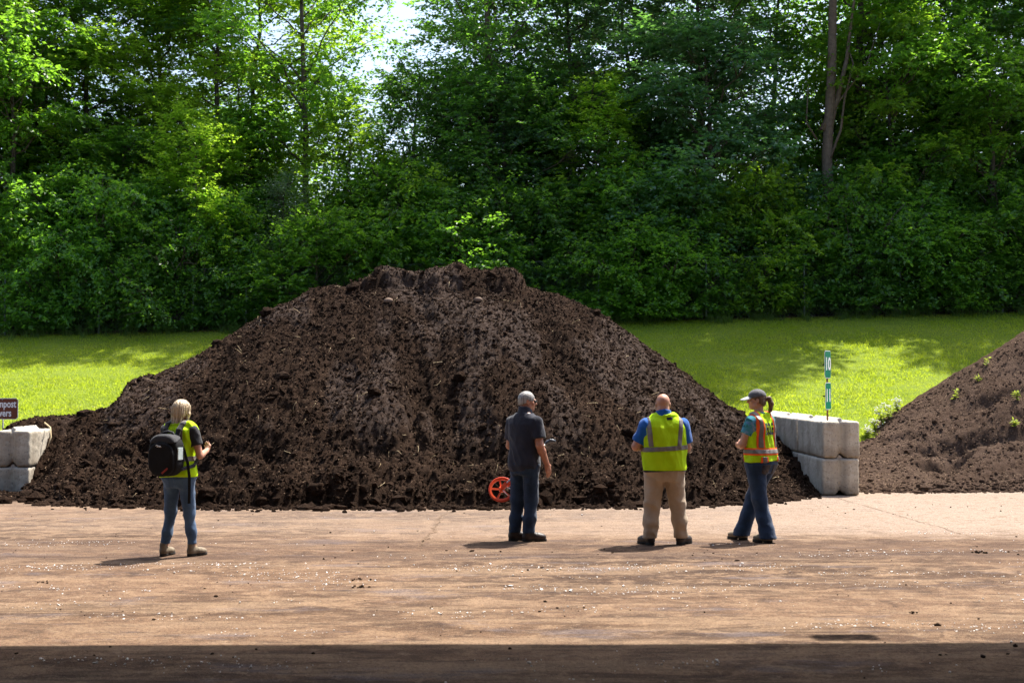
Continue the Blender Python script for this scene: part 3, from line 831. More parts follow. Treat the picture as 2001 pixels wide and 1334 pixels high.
# ------------------------------------------------------------------ weeds
M_WEED = leaf_mat('weed_leaves', (0.10, 0.17, 0.03), (0.18, 0.24, 0.05), (0.35, 0.42, 0.05), 0.3, 0.5)
M_WHITE = simple('white_blossom', (0.8, 0.8, 0.74), None, 1, 0.6, 0.3)
def leaf_quads(base, d, L, W, up):
    """folded leaves: base (n,3), direction, length, half width, up hint"""
    s = np.cross(d, up); s /= np.linalg.norm(s, axis=1)[:, None] + 1e-6
    nn = np.cross(s, d)
    m = base + d * (L * 0.45)[:, None]
    tip = base + d * L[:, None] - nn * (L * 0.18)[:, None]
    a = m + s * W[:, None] + nn * (W * 0.30)[:, None]; b = m - s * W[:, None] + nn * (W * 0.30)[:, None]
    V = np.stack([base, a, tip, b], 1).reshape(-1, 3)
    i = (np.arange(len(base)) * 4)[:, None]
    return V, np.concatenate([i + [0, 1, 2], i + [0, 2, 3]])
def weed(loc, h, nst, nl, L, flowers, label, seed, spread=0.5):
    r = np.random.default_rng(seed)
    root = empty('weed', loc, 0, label, 'weed', 'weeds growing on and beside the piles')
    A = Acc(); Lf = Acc(); Fl = Acc()
    for k in range(nst):
        a = r.uniform(0, 2 * PI); tip = np.array([math.cos(a) * h * spread * r.uniform(.3, 1), math.sin(a) * h * spread * r.uniform(.3, 1), h * r.uniform(.7, 1)])
        t = np.linspace(0, 1, 6)[:, None]; pts = tip * t * [1, 1, 0] + np.array([0, 0, 1]) * tip[2] * np.sin(t * PI / 2.2) - [0, 0, 0.03] * (1 - t)
        A.tube(pts, np.linspace(0.006, 0.002, 6), 5)
        u = r.uniform(0.15, 1, nl); base = np.stack([np.interp(u, t[:, 0], pts[:, i]) for i in range(3)], 1)
        d = r.normal(0, 1, (nl, 3)); d[:, 2] = np.abs(d[:, 2]) * 0.5; d /= np.linalg.norm(d, axis=1)[:, None]
        V, T = leaf_quads(base, d, L * r.uniform(.6, 1.2, nl), L * 0.18 * r.uniform(.7, 1.2, nl), np.tile([0, 0, 1.0], (nl, 1))); Lf.add(V, None, T)
        if flowers:
            n = flowers; q = pts[-1] + r.normal(0, 0.035, (n, 3)); V, F = lumps(r, q, r.uniform(.010, .018, n), ICO1, 0.1, 0.5); Fl.add(V, None, F)
    link('stem', A.mesh('stem'), M_WEED, root); link('leaves', Lf.mesh('leaves', False), M_WEED, root)
    if flowers: link('blossom', Fl.mesh('blossom'), M_WHITE, root)
def on2(xp, d): 
    X = px(xp, d); return (X, d, float(pile2_surf(np.array([X]), np.array([d]))[0]))
for i, (xp, d, h, n, lab) in enumerate(((1986, 24.0, 0.17, 6, 'bright green weed with long leaves near the right edge of the finer heap'), (1981, 23.5, 0.12, 5, 'small green weed just under the taller one on the finer heap'),
        (1862, 25.0, .24, 4, 'thin pale green weed with arching blades on the sloping skyline of the finer heap'), (1913, 25.0, .10, 3, 'faint low weed a little up the finer heap from the arching one'), (1928, 25.4, .18, 3, 'slim weed standing highest on the skyline of the finer heap'), (1928, 23.2, .08, 3, 'tiny yellow green seedling on the middle of the finer heap'))):
    weed(on2(xp, d), h, n, 6, 0.085, 0, lab, 300 + i, 0.55)
fl_lab = ('white flowered weed tight against the number post wall', 'low white flowered weed a step right of the wall end', 'tallest white flowered weed between the wall and the finer heap', 'white flowered weed beside the edge of the finer heap', 'outermost white flowered weed trailing up the finer heap')
for i, (xp, d, h) in enumerate(((1694, 24.9, .20), (1708, 25.2, .22), (1724, 25.4, .30), (1737, 25.5, .30), (1752, 25.9, .26))):
    X = px(xp, d); weed((X, d, max(float(bank_z(X, d)), float(pile2_surf(np.array([X]), np.array([d]))[0]))), h, 7, 9, 0.10, 9, fl_lab[i], 320 + i, 0.6)

# ------------------------------------------------------------------ signs
M_GREEN = simple('sign_green', (0.0, 0.17, 0.085), (0.0, 0.2, 0.10), 5, 0.4, 0.4)
M_BROWN = simple('sign_brown', (0.125, 0.030, 0.014), (0.15, 0.036, 0.017), 5, 0.4, 0.4)
M_SWHITE = simple('sign_white', (0.78, 0.80, 0.80), None, 5, 0.4, 0.4)
M_RUST = simple('rusty_post', (0.14, 0.07, 0.035), (0.26, 0.15, 0.08), 14, 0.8, 0.2)
M_GREY = simple('grey_post', (0.20, 0.20, 0.20), (0.3, 0.3, 0.29), 14, 0.6, 0.4)
M_BLACK = simple('black_print', (0.012, 0.012, 0.013), None, 1, 0.6, 0.3)
def text_mesh(s, size, offset=0.0, extrude=0.0, align='CENTER', sx=1.0, sy=1.0):
    c = bpy.data.curves.new('lettering', 'FONT'); c.body = s; c.size = size; c.offset = offset; c.extrude = extrude
    c.align_x = align; c.align_y = 'CENTER'; c.resolution_u = 3
    o = bpy.data.objects.new('lettering_tmp', c); COL.objects.link(o)
    bpy.context.view_layer.update()
    me = bpy.data.meshes.new_from_object(o.evaluated_get(bpy.context.evaluated_depsgraph_get()))
    bpy.data.objects.remove(o); bpy.data.curves.remove(c)
    me.transform(Matrix.Diagonal((sx, sy, 1, 1)))
    return me
def plate(root, name, w, h, z, yoff, mat, border, xoff=0.0, rz=0.0):
    """sign facing -Y in its own frame: white edge plate, coloured field, print on top"""
    bm = bmesh.new(); bm_box(bm, (0, 0, 0), (w / 2, 0.002, h / 2), None, 0); 
    ve = [e for e in bm.edges if abs(e.verts[0].co.y - e.verts[1].co.y) > 1e-4]
    bmesh.ops.bevel(bm, geom=ve, offset=0.025, segments=4, affect='EDGES')
    o = bm_obj(name, bm, M_SWHITE, root); o.location = (xoff, yoff, z); o.rotation_euler = (0, 0, rz)
    bm = bmesh.new(); bm_box(bm, (0, -0.0035, 0), (w / 2 - border, 0.0015, h / 2 - border), None, 0)
    ve = [e for e in bm.edges if abs(e.verts[0].co.y - e.verts[1].co.y) > 1e-4]
    bmesh.ops.bevel(bm, geom=ve, offset=0.018, segments=4, affect='EDGES')
    bm_obj('face', bm, mat, o)
    return o
# number post on the right wall
D = 21.35
npx = px(1615.5, D)
root = empty('number_post', (npx, D, 1.215), 0, 'rusty post with two narrow green plates numbered 10 and 11 on the right wall end', 'sign')
A = Acc(); A.tube([(0, 0, 0), (0, 0, 0.4), (0.004, 0, 1.09)], 0.016, 8)
link('post', A.mesh('post'), M_RUST, root)
for i, (num, zt, zb) in enumerate((('10', 685, 739), ('11', 747, 800))):
    zc = (pz(zt, D) + pz(zb, D)) / 2 - 1.215; hh = pz(zt, D) - pz(zb, D)
    o = plate(root, 'sign_plate', 0.30, hh, zc, -0.012, M_GREEN, 0.012, 0.004 if i == 0 else 0.008, math.radians(57 + 1.5 * i))
    o.location.y = -0.03
    tm = text_mesh(num, 0.30, 0.008)
    t = link('numeral', tm, M_SWHITE, o); t.rotation_euler = (PI / 2, 0, 0); t.location = (0, -0.0062, 0); t.scale = (0.95, 0.98, 1)
    bm = bmesh.new(); bm_box(bm, (0.0, 0.045, 0), (0.012, 0.04, 0.010)); bm_obj('bolt', bm, M_BLACK, o)
# brown sign on the left
D = 23.4
sx0 = px(5.5, D)
sz0 = float(bank_z(np.array([sx0]), np.array([D]))[0])
root = empty('brown_sign', (sx0, D, sz0), 0, 'brown sign with white lettering Compost Overs behind the left wall', 'sign')
A = Acc(); A.tube([(px(5.5, D) - sx0, 0.03, -0.05), (px(5.5, D) - sx0, 0.03, pz(780, D) - sz0)], 0.014, 8); link('post', A.mesh('post'), M_GREY, root)
hh = pz(777.5, D) - pz(819, D); zc = (pz(777.5, D) + pz(819, D)) / 2 - sz0
o = plate(root, 'sign_plate', 0.575, hh, zc, 0.0, M_BROWN, 0.010)
for s, dz in (('Compost', 0.083), ('Overs', -0.082)):
    t = link('lettering', text_mesh(s, 0.165, 0.004), M_SWHITE, o); t.rotation_euler = (PI / 2, 0, 0); t.location = (0, -0.0062, dz); t.scale = (0.80, 1.12, 1)
for dz in (hh / 2 - 0.03, -hh / 2 + 0.03):
    bm = bmesh.new(); bm_box(bm, (px(5.5, D) - sx0, -0.008, dz), (0.009, 0.004, 0.009)); bm_obj('bolt', bm, M_GREY, o)

# ------------------------------------------------------------------ chain link fence along the wood
M_WIRE = simple('fence_wire', (0.10, 0.13, 0.12), (0.16, 0.18, 0.17), 4, 0.6, 0.4)
M_FPOST = simple('fence_post_paint', (0.10, 0.15, 0.13), (0.2, 0.22, 0.21), 4, 0.6, 0.4)
root = empty('chain_link_fence', (0, 36.5, 0), 0, 'dark chain link fence half lost in the shrubs along the edge of the wood', 'fence')
FENCE_Y = 36.5
def fy(x): return FENCE_Y
xs = [px(v, FENCE_Y) for v in (-190, 8, 192, 376, 480, 570, 760, 960, 1170, 1380, 1572, 1760, 1960, 2160)]
for x in xs:
    z = float(bank_z(x, FENCE_Y)); A = Acc(); A.tube([(x, 0, z - 0.1), (x, 0, z + 1.85)], 0.027, 8)
    o = link('fence_post', A.mesh('fence_post'), M_FPOST, root)
A = Acc(); q = np.linspace(xs[0], xs[-1], 40); A.tube(np.stack([q, 0 * q, bank_z(q, q * 0 + FENCE_Y) + 1.8], 1), 0.006, 6)
link('top_rail', A.mesh('top_rail'), M_FPOST, root)
A = Acc()
w = 0.0022
for s in (-1, 1):
    q = np.arange(xs[0], xs[-1], 0.11); n = len(q)
    z0 = bank_z(q, q * 0 + FENCE_Y); x1 = q + s * 1.75
    p0 = np.stack([q, 0 * q + 0.03 * s * 0.1, z0 + 0.03], 1); p1 = np.stack([x1, 0 * q + 0.003 * s, bank_z(x1, q * 0 + FENCE_Y) + 1.78], 1)
    off = np.array([w * 1.4, 0, 0]); o2 = np.array([0, w * 1.4, 0])
    V = np.stack([p0, p0 + off, p0 + o2, p1, p1 + off, p1 + o2], 1).reshape(-1, 3); b = (np.arange(n) * 6)[:, None]
    A.add(V, np.concatenate([b + [0, 1, 4, 3], b + [1, 2, 5, 4], b + [2, 0, 3, 5]]), None)
o = link('wire_mesh', A.mesh('wire_mesh', False), M_WIRE, root); o['kind'] = 'stuff'
# dry leaf litter along the foot of the wood
M_LITTER = leaf_mat('dry_leaf', (0.09, 0.05, 0.03), (0.22, 0.14, 0.08), (0.2, 0.1, 0.04), 0.2, 0.7, 0.25)
m = 9000
x = rng.uniform(-16, 16, m); y = 36.3 + 4.5 * rng.random(m) ** 1.5 + 0.12 * rng.normal(0, 1, m)
z = bank_z(x, y) + rng.uniform(0.0, 0.05, m)
d = rng.normal(0, 1, (m, 3)) * [1, 1, 0.25]; d /= np.linalg.norm(d, axis=1)[:, None]
V, T = leaf_quads(np.stack([x, y, z], 1), d, rng.uniform(.06, .13, m), rng.uniform(.02, .045, m), np.tile([0, 0, 1.0], (m, 1)))
o = link('leaf_litter', mesh_np('leaf_litter', V, T, False), M_LITTER); o['kind'] = 'stuff'
# ------------------------------------------------------------------ trees and shrubs
M_BARK = simple('grey_bark', (0.055, 0.045, 0.036), (0.12, 0.10, 0.08), 9, 0.95, 0.1, (30, 0.8, 0.03))
M_BARK2 = simple('pale_bark', (0.095, 0.072, 0.055), (0.165, 0.13, 0.10), 9, 0.95, 0.1, (26, 0.8, 0.03))
LEAF = {
    'oak':    leaf_mat('oak_leaf', (0.042, 0.104, 0.036), (0.076, 0.150, 0.050), (0.16, 0.36, 0.03), 0.6, 0.33, 0.51),
    'maple':  leaf_mat('maple_leaf', (0.048, 0.118, 0.020), (0.080, 0.165, 0.030), (0.21, 0.42, 0.025), 0.5, 0.38, 0.58),
    'bright': leaf_mat('young_leaf', (0.085, 0.165, 0.022), (0.135, 0.225, 0.034), (0.34, 0.54, 0.03), 0.5, 0.38, 0.62),
    'blue':   leaf_mat('blue_green_leaf', (0.048, 0.114, 0.064), (0.084, 0.158, 0.090), (0.15, 0.34, 0.05), 0.75, 0.30, 0.46),
    'shrub':  leaf_mat('shrub_leaf', (0.050, 0.126, 0.033), (0.084, 0.172, 0.044), (0.20, 0.42, 0.025), 0.5, 0.38, 0.58),
    'silver': leaf_mat('silver_leaf', (0.13, 0.18, 0.11), (0.21, 0.26, 0.17), (0.20, 0.32, 0.10), 0.4, 0.45, 0.46),
}
def tree_mesh(seed, H, cb, R, nlobe, nspray, L, W, up=0.25, droop=0.22, tr=0.15, lobe=(0.9, 1.6), splen=(0.45, 0.95), nl=16, lean=0.3, top=True, envp=0.5, nlimb=None, lz=0.72, wob=1.0):
    r = np.random.default_rng(seed)
    T = Acc()
    tz = np.linspace(-0.3, H * 0.93, 9)
    tx = np.cumsum(r.normal(0, 0.035 * wob * H / 8, 9)) ; ty = np.cumsum(r.normal(0, 0.035 * wob * H / 8, 9))
    ln = r.normal(0, lean, 2)
    tp = np.stack([tx - tx[0] + ln[0] * np.linspace(0, 1, 9), ty - ty[0] + ln[1] * np.linspace(0, 1, 9), tz], 1)
    rad = tr * np.linspace(1.0, 0.12, 9) ** 0.9; rad[0] *= 1.35
    T.tube(tp, rad, 9)
    def trunk_at(z): return np.array([np.interp(z, tz, tp[:, 0]), np.interp(z, tz, tp[:, 1]), z])
    cen, rr = [], []
    for i in range(nlobe):
        u = (i + r.random()) / nlobe
        z = cb + (H - cb) * u
        env = R * max(0.12, math.sin(PI * min(1, 0.12 + 0.83 * u)) ** envp)
        a = i * 2.39996 + r.normal(0, 0.5); rho = env * r.uniform(0.40, 0.98)
        c = trunk_at(min(z, tz[-1])) + np.array([math.cos(a) * rho, math.sin(a) * rho, 0]); c[2] = z
        lr = r.uniform(*lobe) * (1 - 0.35 * u)
        cen.append(c); rr.append(lr)
        if nlimb is None or i % max(1, nlobe // nlimb) == 0:
            s = trunk_at(max(0.25, z - rho * r.uniform(0.5, 1.0) - 0.3)); m = (s + c) / 2 + np.array([0, 0, 0.12 * rho]) + r.normal(0, 0.08 * rho, 3)
            t = np.linspace(0, 1, 7)[:, None]
            pts = (1 - t) ** 2 * s + 2 * t * (1 - t) * m + t * t * c
            pts[1:-1] += r.normal(0, 0.03 * rho, (5, 3))
            r0 = float(np.interp(s[2], tz, rad)) * 0.5
            T.tube(pts, np.linspace(max(r0, 0.02), 0.012, 7), 6)
            for q in range(3):
                e = c + r.normal(0, 1, 3) * lr * 0.6
                b = pts[4]
                T.tube([b, (b + e) / 2 + r.normal(0, .1, 3), e], [0.014, 0.01, 0.005], 5)
    cen = np.array(cen); rr = np.array(rr)
    w = rr ** 2; w /= w.sum()
    li = r.choice(nlobe, nspray, p=w)
    nv = r.normal(0, 1, (nspray, 3)); nv /= np.linalg.norm(nv, axis=1)[:, None]
    o = cen[li] + nv * (rr[li] * r.uniform(0.35, 1.0, nspray) ** 0.7)[:, None] * [1, 1, lz]
    d = nv * [1, 1, 0.45] + [0, 0, up] + r.normal(0, 0.35, (nspray, 3)); d /= np.linalg.norm(d, axis=1)[:, None]
    ln_ = r.uniform(*splen, nspray)
    # leaves along each spray, alternating sides, drooping to the tip
    k = np.tile(np.arange(nl), nspray); si = np.repeat(np.arange(nspray), nl)
    t = (k + r.random(len(k))) / nl
    D = d[si]; LN = ln_[si]
    base = o[si] + D * (t * LN)[:, None]; base[:, 2] -= droop * LN * t * t
    base += r.normal(0, 0.03, base.shape)
    side = np.cross(D, [0, 0, 1.0]); side /= np.linalg.norm(side, axis=1)[:, None] + 1e-6
    sg = np.where(k % 2 == 0, 1.0, -1.0)[:, None]
    ld = D * 0.55 + side * sg * 0.8 + r.normal(0, 0.32, base.shape); ld[:, 2] -= 0.25
    ld /= np.linalg.norm(ld, axis=1)[:, None]
    upv = np.array([0, 0, 1.0]) + r.normal(0, 0.45, base.shape)
    sc = r.uniform(0.5, 1.3, len(base)) * (1 - 0.25 * t)
    V, F = leaf_quads(base, ld, L * sc, W * sc, upv)
    keep = np.repeat(V.reshape(-1, 4, 3)[:, :, 2].min(1) > 0.03, 1)
    V = V.reshape(-1, 4, 3)[keep].reshape(-1, 3); i4 = (np.arange(len(V) // 4) * 4)[:, None]
    F = np.concatenate([i4 + [0, 1, 2], i4 + [0, 2, 3]])
    return T.mesh('trunk'), mesh_np('crown', V, F, False)

TREE_VARIANTS = {}
def variant(key, *a, **kw): TREE_VARIANTS[key] = tree_mesh(*a, **kw)
def tree(key, leaf, x, y, rz, s, label, cat='tree', group=None, name='tree', bark=None, sz=None, sink=0.0):
    tm, cm = TREE_VARIANTS[key]
    z = float(bank_z(np.array([x]), np.array([y]))[0]) - sink
    root = empty(name, (x, y, z), rz, label, cat, group)
    root.scale = (s, s, sz or s)
    t = link('stem' if cat == 'shrub' else 'trunk', tm, None, root); c = link('leaves' if cat == 'shrub' else 'crown', cm, None, root)
    for o, m in ((t, bark or M_BARK), (c, LEAF[leaf])):
        if len(o.data.materials) == 0: o.data.materials.append(m)
        o.material_slots[0].link = 'OBJECT'; o.material_slots[0].material = m
    return root

variant('tall_a', 101, 22, 3.8, 3.7, 44, 3000, .20, .074, tr=.16, lobe=(0.7, 1.4), splen=(.6, 1.2), nl=13)
variant('tall_b', 102, 23, 5.0, 3.4, 40, 2800, .19, .072, tr=.14, lobe=(0.7, 1.3), splen=(.6, 1.2), nl=13, up=.1)
variant('tall_c', 103, 21, 3.4, 4.0, 46, 3200, .19, .076, tr=.15, lobe=(0.7, 1.4), splen=(.6, 1.1), nl=13, up=.12, droop=.38)
variant('tall_open', 104, 22, 7.0, 3.2, 34, 1500, .18, .066, tr=.14, lobe=(0.6, 1.1), splen=(.5, 1.0), nl=12)
variant('mid_oak', 110, 10.5, 1.6, 2.5, 44, 1900, .165, .062, tr=.13, lobe=(0.45, 0.95), up=.2, droop=.2, nl=13)
variant('mid_maple', 111, 11, 1.8, 2.6, 44, 1900, .175, .078, tr=.13, lobe=(0.5, 0.95), up=.0, droop=.40, nl=12, lz=.45)
variant('elm', 112, 8.2, 0.6, 1.9, 26, 1350, .15, .046, tr=.08, lobe=(0.24, 0.46), splen=(.5, 1.1), nl=18, up=.9, droop=.35, lz=2.3)
variant('column', 113, 9.2, 0.8, 1.35, 34, 1100, .155, .058, tr=.09, lobe=(0.35, 0.7), up=.45, droop=.3, nl=14, lz=1.2)
variant('slender', 114, 5.6, 0.3, 0.75, 22, 480, .095, .030, tr=.05, lobe=(0.18, 0.34), splen=(.4, .8), up=.8, droop=.1, nl=17, lz=1.6)
variant('shrub_a', 120, 3.3, 0.15, 1.5, 26, 850, .13, .050, tr=.05, lobe=(0.35, 0.7), up=.15, droop=.3, nl=14)
variant('shrub_b', 121, 2.6, 0.05, 1.7, 26, 850, .12, .046, tr=.05, lobe=(0.35, 0.7), up=.3, droop=.4, nl=15)
variant('shrub_c', 122, 3.8, 0.15, 1.6, 32, 1050, .14, .054, tr=.06, lobe=(0.4, 0.75), up=.2, droop=.3, nl=14)
variant('bare', 130, 21.5, 11.0, 3.7, 34, 2000, .19, .066, tr=.20, lobe=(0.7, 1.2), splen=(.6, 1.1), nl=12, lean=.10, wob=1.3)

gt = 'tall trees at the back of the wood'
for key, leaf, xp, d, rz, s, lab in (
    ('tall_c', 'maple', -70, 41.5, 0.3, 1.0, 'tall maple at the far left end of the wood, mostly out of the frame'),
    ('tall_a', 'maple', 70, 42.5, 1.1, 1.0, 'tall leafy maple at the upper left corner, above the lit maple'),
    ('tall_b', 'bright', 175, 41.0, 2.0, 0.98, 'tall tree with a dark upright trunk near the upper left corner'),
    ('tall_a', 'oak', 300, 43.5, 3.3, 0.97, 'tall dark tree directly above the pale elm sapling'),
    ('tall_b', 'bright', 420, 43.0, 4.4, 1.0, 'tall yellow green tree with thin slanting limbs, right of the pale elm top'),
    ('tall_open', 'bright', 490, 42.0, 0.8, 1.0, 'thin crowned bright tree left of the sky gap'),
    ('tall_open', 'maple', 600, 40.0, 1.7, 0.9, 'tall tree whose crown edges the left side of the sky gap'),
    ('tall_open', 'oak', 965, 40.3, 2.7, 0.97, 'open tree with forked bare limbs right of the sky gap, above the pile peak'),
    ('tall_a', 'oak', 985, 44.5, 5.2, 0.95, 'tall dark tree behind the broad oak over the pile'),
    ('tall_c', 'blue', 1120, 42.5, 0.1, 1.0, 'tall dark blue green tree above the conical green tree'),
    ('tall_a', 'blue', 1250, 43.5, 4.0, 1.0, 'tall dense tree between the conical tree and the blue green one'),
    ('tall_b', 'blue', 1390, 42.0, 3.0, 1.02, 'tall glossy tree rising over the broad blue green tree'),
    ('tall_open', 'maple', 1500, 43.5, 5.0, 1.0, 'open crowned tree just left of the bare grey trunk'),
    ('tall_a', 'maple', 1665, 40.3, 2.2, 1.0, 'tall dark tree just right of the bare grey trunk'),
    ('tall_c', 'oak', 1830, 43.0, 5.7, 1.0, 'tall dark tree behind the bright yellow green maple'),
    ('tall_b', 'oak', 1935, 42.0, 0.9, 1.0, 'tall tree with sky showing through at the upper right corner'),
    ('tall_c', 'maple', 2240, 39.5, 4.1, 1.05, 'tall tree beyond the right edge of the picture shading the corner of the lawn'),
    ('tall_a', 'maple', 2075, 41.5, 1.9, 1.02, 'tall tree leaning into the picture at the far right end of the wood')):
    tree(key, leaf, px(xp, d), d, rz, s, lab, 'tree', gt, sz=s * (0.88 if 470 < xp < 980 and d < 40.5 else 0.92 if xp in (1665, 2240) else 0.64))
tree('bare', 'maple', px(1612, 38.6), 38.6, 0.4, 1.0, 'big tree with a thick bare grey trunk rising out of the shrubs on the right', 'tree', None, 'tree', M_BARK2)
gm = 'small trees along the front of the wood'
for key, leaf, xp, d, rz, s, sz, lab in (
    ('mid_maple', 'maple', 45, 38.6, 0.5, 1.0, 0.9, 'layered green maple filling the left edge of the picture'),
    ('mid_maple', 'maple', 205, 39.3, 2.6, .85, 0.56, 'dark layered maple between the left edge maple and the pale elm'),
    ('elm', 'bright', 395, 38.4, 0.9, 1.0, 0.78, 'pale yellow green elm sapling with pointed upright shoots left of the pile'),
    ('slender', 'silver', 533, 37.8, 0.2, 1.0, 0.78, 'slender silvery sapling just left of the pile shoulder'),
    ('column', 'bright', 655, 38.6, 1.4, 1.1, 0.7, 'mid green bushy tree above the left shoulder of the pile'),
    ('mid_oak', 'oak', 800, 40.5, 1.0, 1.0, .80, 'thin dark tree with sky glints through its leaves, above the left of the pile peak'),
    ('mid_oak', 'oak', 985, 38.9, 2.2, 1.1, 0.76, 'broad dark glossy oak directly above the pile peak'),
    ('column', 'bright', 1188, 38.5, 3.1, 1.05, 0.8, 'conical fresh green tree right of the broad oak'),
    ('mid_oak', 'blue', 1395, 38.8, 4.3, 1.2, 0.85, 'broad blue green tree with layered glossy leaves above the bald man'),
    ('mid_maple', 'bright', 1770, 39.0, 5.1, 1.0, 0.84, 'sunlit yellow green maple right of the bare grey trunk'),
    ('mid_maple', 'maple', 1960, 38.2, 0.1, .95, 0.72, 'large leaved green tree on the right edge above the finer heap'),
    ('column', 'oak', 1300, 39.8, 1.9, 1.1, 0.72, 'narrow dark tree between the conical tree and the blue green one'),
    ('column', 'maple', 1060, 40.0, 0.6, 1.2, 0.72, 'narrow shaded tree in the gap right of the broad oak'),
    ('column', 'oak', 110, 40.3, 4.0, 1.3, 0.8, 'shaded narrow tree behind the left edge maple'),
    ('column', 'oak', 300, 40.2, 5.0, 1.3, 0.62, 'shaded narrow tree behind the pale elm'),
    ('column', 'maple', 480, 40.0, 2.2, 1.2, 0.75, 'shaded tree behind the slender silvery sapling'),
    ('column', 'oak', 1690, 40.2, 3.0, 1.2, 0.7, 'shaded narrow tree just behind the bare grey trunk'),
    ('column', 'oak', 1870, 40.4, 0.3, 1.3, 0.8, 'shaded narrow tree between the sunlit maple and the right edge')):
    tree(key, leaf, px(xp, d), d, rz, s, lab, 'tree', gm, 'tree', None, sz)
gs = 'shrubs along the foot of the wood'
for i, (key, leaf, xp, d, s, sz, lab) in enumerate((
    ('shrub_b', 'shrub', 25, 36.9, 1.0, .95, 'low dark shrub at the bottom left corner of the wood'),
    ('shrub_c', 'shrub', 105, 37.4, 1.0, 1.0, 'dark shrub beneath the left edge maple'),
    ('shrub_a', 'shrub', 190, 37.0, 1.0, 1.0, 'rounded shrub second along from the left corner of the lawn'),
    ('shrub_c', 'maple', 265, 37.5, 1.05, 1.05, 'taller leafy shrub at the left foot of the pale elm'),
    ('shrub_b', 'shrub', 340, 37.0, 1.0, 1.1, 'dark shrub at the fence post left of the pile'),
    ('shrub_c', 'shrub', 440, 37.3, 1.0, .95, 'shaded shrub at the right foot of the pale elm'),
    ('shrub_a', 'shrub', 520, 37.0, 1.0, .9, 'shrub touching the left skyline of the pile'),
    ('shrub_c', 'maple', 615, 37.3, 1.1, 1.0, 'leafy shrub above the left shoulder of the pile'),
    ('shrub_c', 'maple', 715, 37.6, 1.1, 1.05, 'bushy shrub left of the lumps on the pile crest'),
    ('shrub_c', 'bright', 820, 37.5, 1.0, .95, 'pale green shrub right behind the top of the pile'),
    ('shrub_c', 'shrub', 925, 37.7, 1.1, .95, 'dark shrub just right of the pile peak'),
    ('shrub_a', 'shrub', 1035, 37.2, 1.2, 1.15, 'rounded shrub behind the right shoulder of the pile'),
    ('shrub_c', 'shrub', 1120, 37.5, 1.15, .95, 'deep green shrub over the right slope of the pile'),
    ('shrub_a', 'maple', 1215, 37.0, 1.1, 1.0, 'shrub at the point where the pile slope meets the lawn'),
    ('shrub_b', 'maple', 1300, 36.9, 1.15, 1.25, 'bright edged shrub hanging over the lawn above the bald man'),
    ('shrub_a', 'shrub', 1400, 37.0, 1.15, 1.0, 'dark shrub above the capped woman'),
    ('shrub_c', 'bright', 1488, 37.4, .95, .9, 'sharp topped yellowish shrub left of the pale fence post'),
    ('shrub_c', 'shrub', 1585, 37.8, 1.1, .9, 'shaded shrub at the foot of the bare grey trunk'),
    ('shrub_b', 'shrub', 1665, 37.0, 1.15, 1.35, 'dense shrub above the number post'),
    ('shrub_c', 'shrub', 1740, 37.6, 1.05, .85, 'dark shrub under the sunlit maple'),
    ('shrub_a', 'maple', 1835, 37.0, 1.1, .95, 'leafy shrub above the shaded corner of the lawn'),
    ('shrub_c', 'shrub', 1935, 37.8, 1.1, .9, 'dark shrub above the left flank of the finer heap'),
    ('shrub_b', 'shrub', 2010, 37.2, 1.1, 1.1, 'shrub at the right edge over the finer heap'))):
    k = (0.86, 1.12, 0.95, 1.22, 0.8, 1.05, 1.3)[(i * 3) % 7]; d += 0.5 * (k - 1) + (0.35, -0.3, 0.1)[i % 3]
    tree(key, leaf, px(xp, d), d, i * 1.7, s * (0.5 + 0.5 * k), lab, 'shrub', gs, 'shrub', None, sz * k)
for i in range(17):
    xx = -30 + i * 129 + 37 * math.sin(i * 2.1)
    dd = 39.6 + 1.2 * math.sin(i * 1.7)
    tree(('shrub_c', 'shrub_a')[i % 2], 'shrub', px(xx, dd), dd, i * 2.3, 1.25, ('shaded undergrowth shrub filling the wood behind its front row of bushes'), 'shrub', 'undergrowth inside the wood', 'shrub')
# dead branches on the bare trunk
A = Acc(); X0 = px(1612, 38.6); zb = float(bank_z(X0, 38.6))
for pts, r0 in ((((1618, 330), (1648, 250), (1655, 190), (1672, 120), (1660, 85)), .05), (((1622, 300), (1640, 200), (1700, 120), (1725, 40)), .04), (((1602, 270), (1580, 235), (1584, 160)), .035), (((1612, 250), (1640, 195), (1660, 110), (1672, 10), (1690, -90)), .11)):
    q = [(px(a, 38.3) - X0, -0.15 - 0.05 * i, pz(b, 38.3) - zb) for i, (a, b) in enumerate(pts)]
    A.tube(q, np.linspace(r0, 0.012, len(q)), 7)
bt = [o for o in COL.objects if o.type == 'EMPTY' and 'thick bare grey trunk' in o.get('label', '')][0]
o = link('dead_branches', A.mesh('dead_branches'), M_BARK2, bt); o.rotation_euler = (0, 0, -0.4)
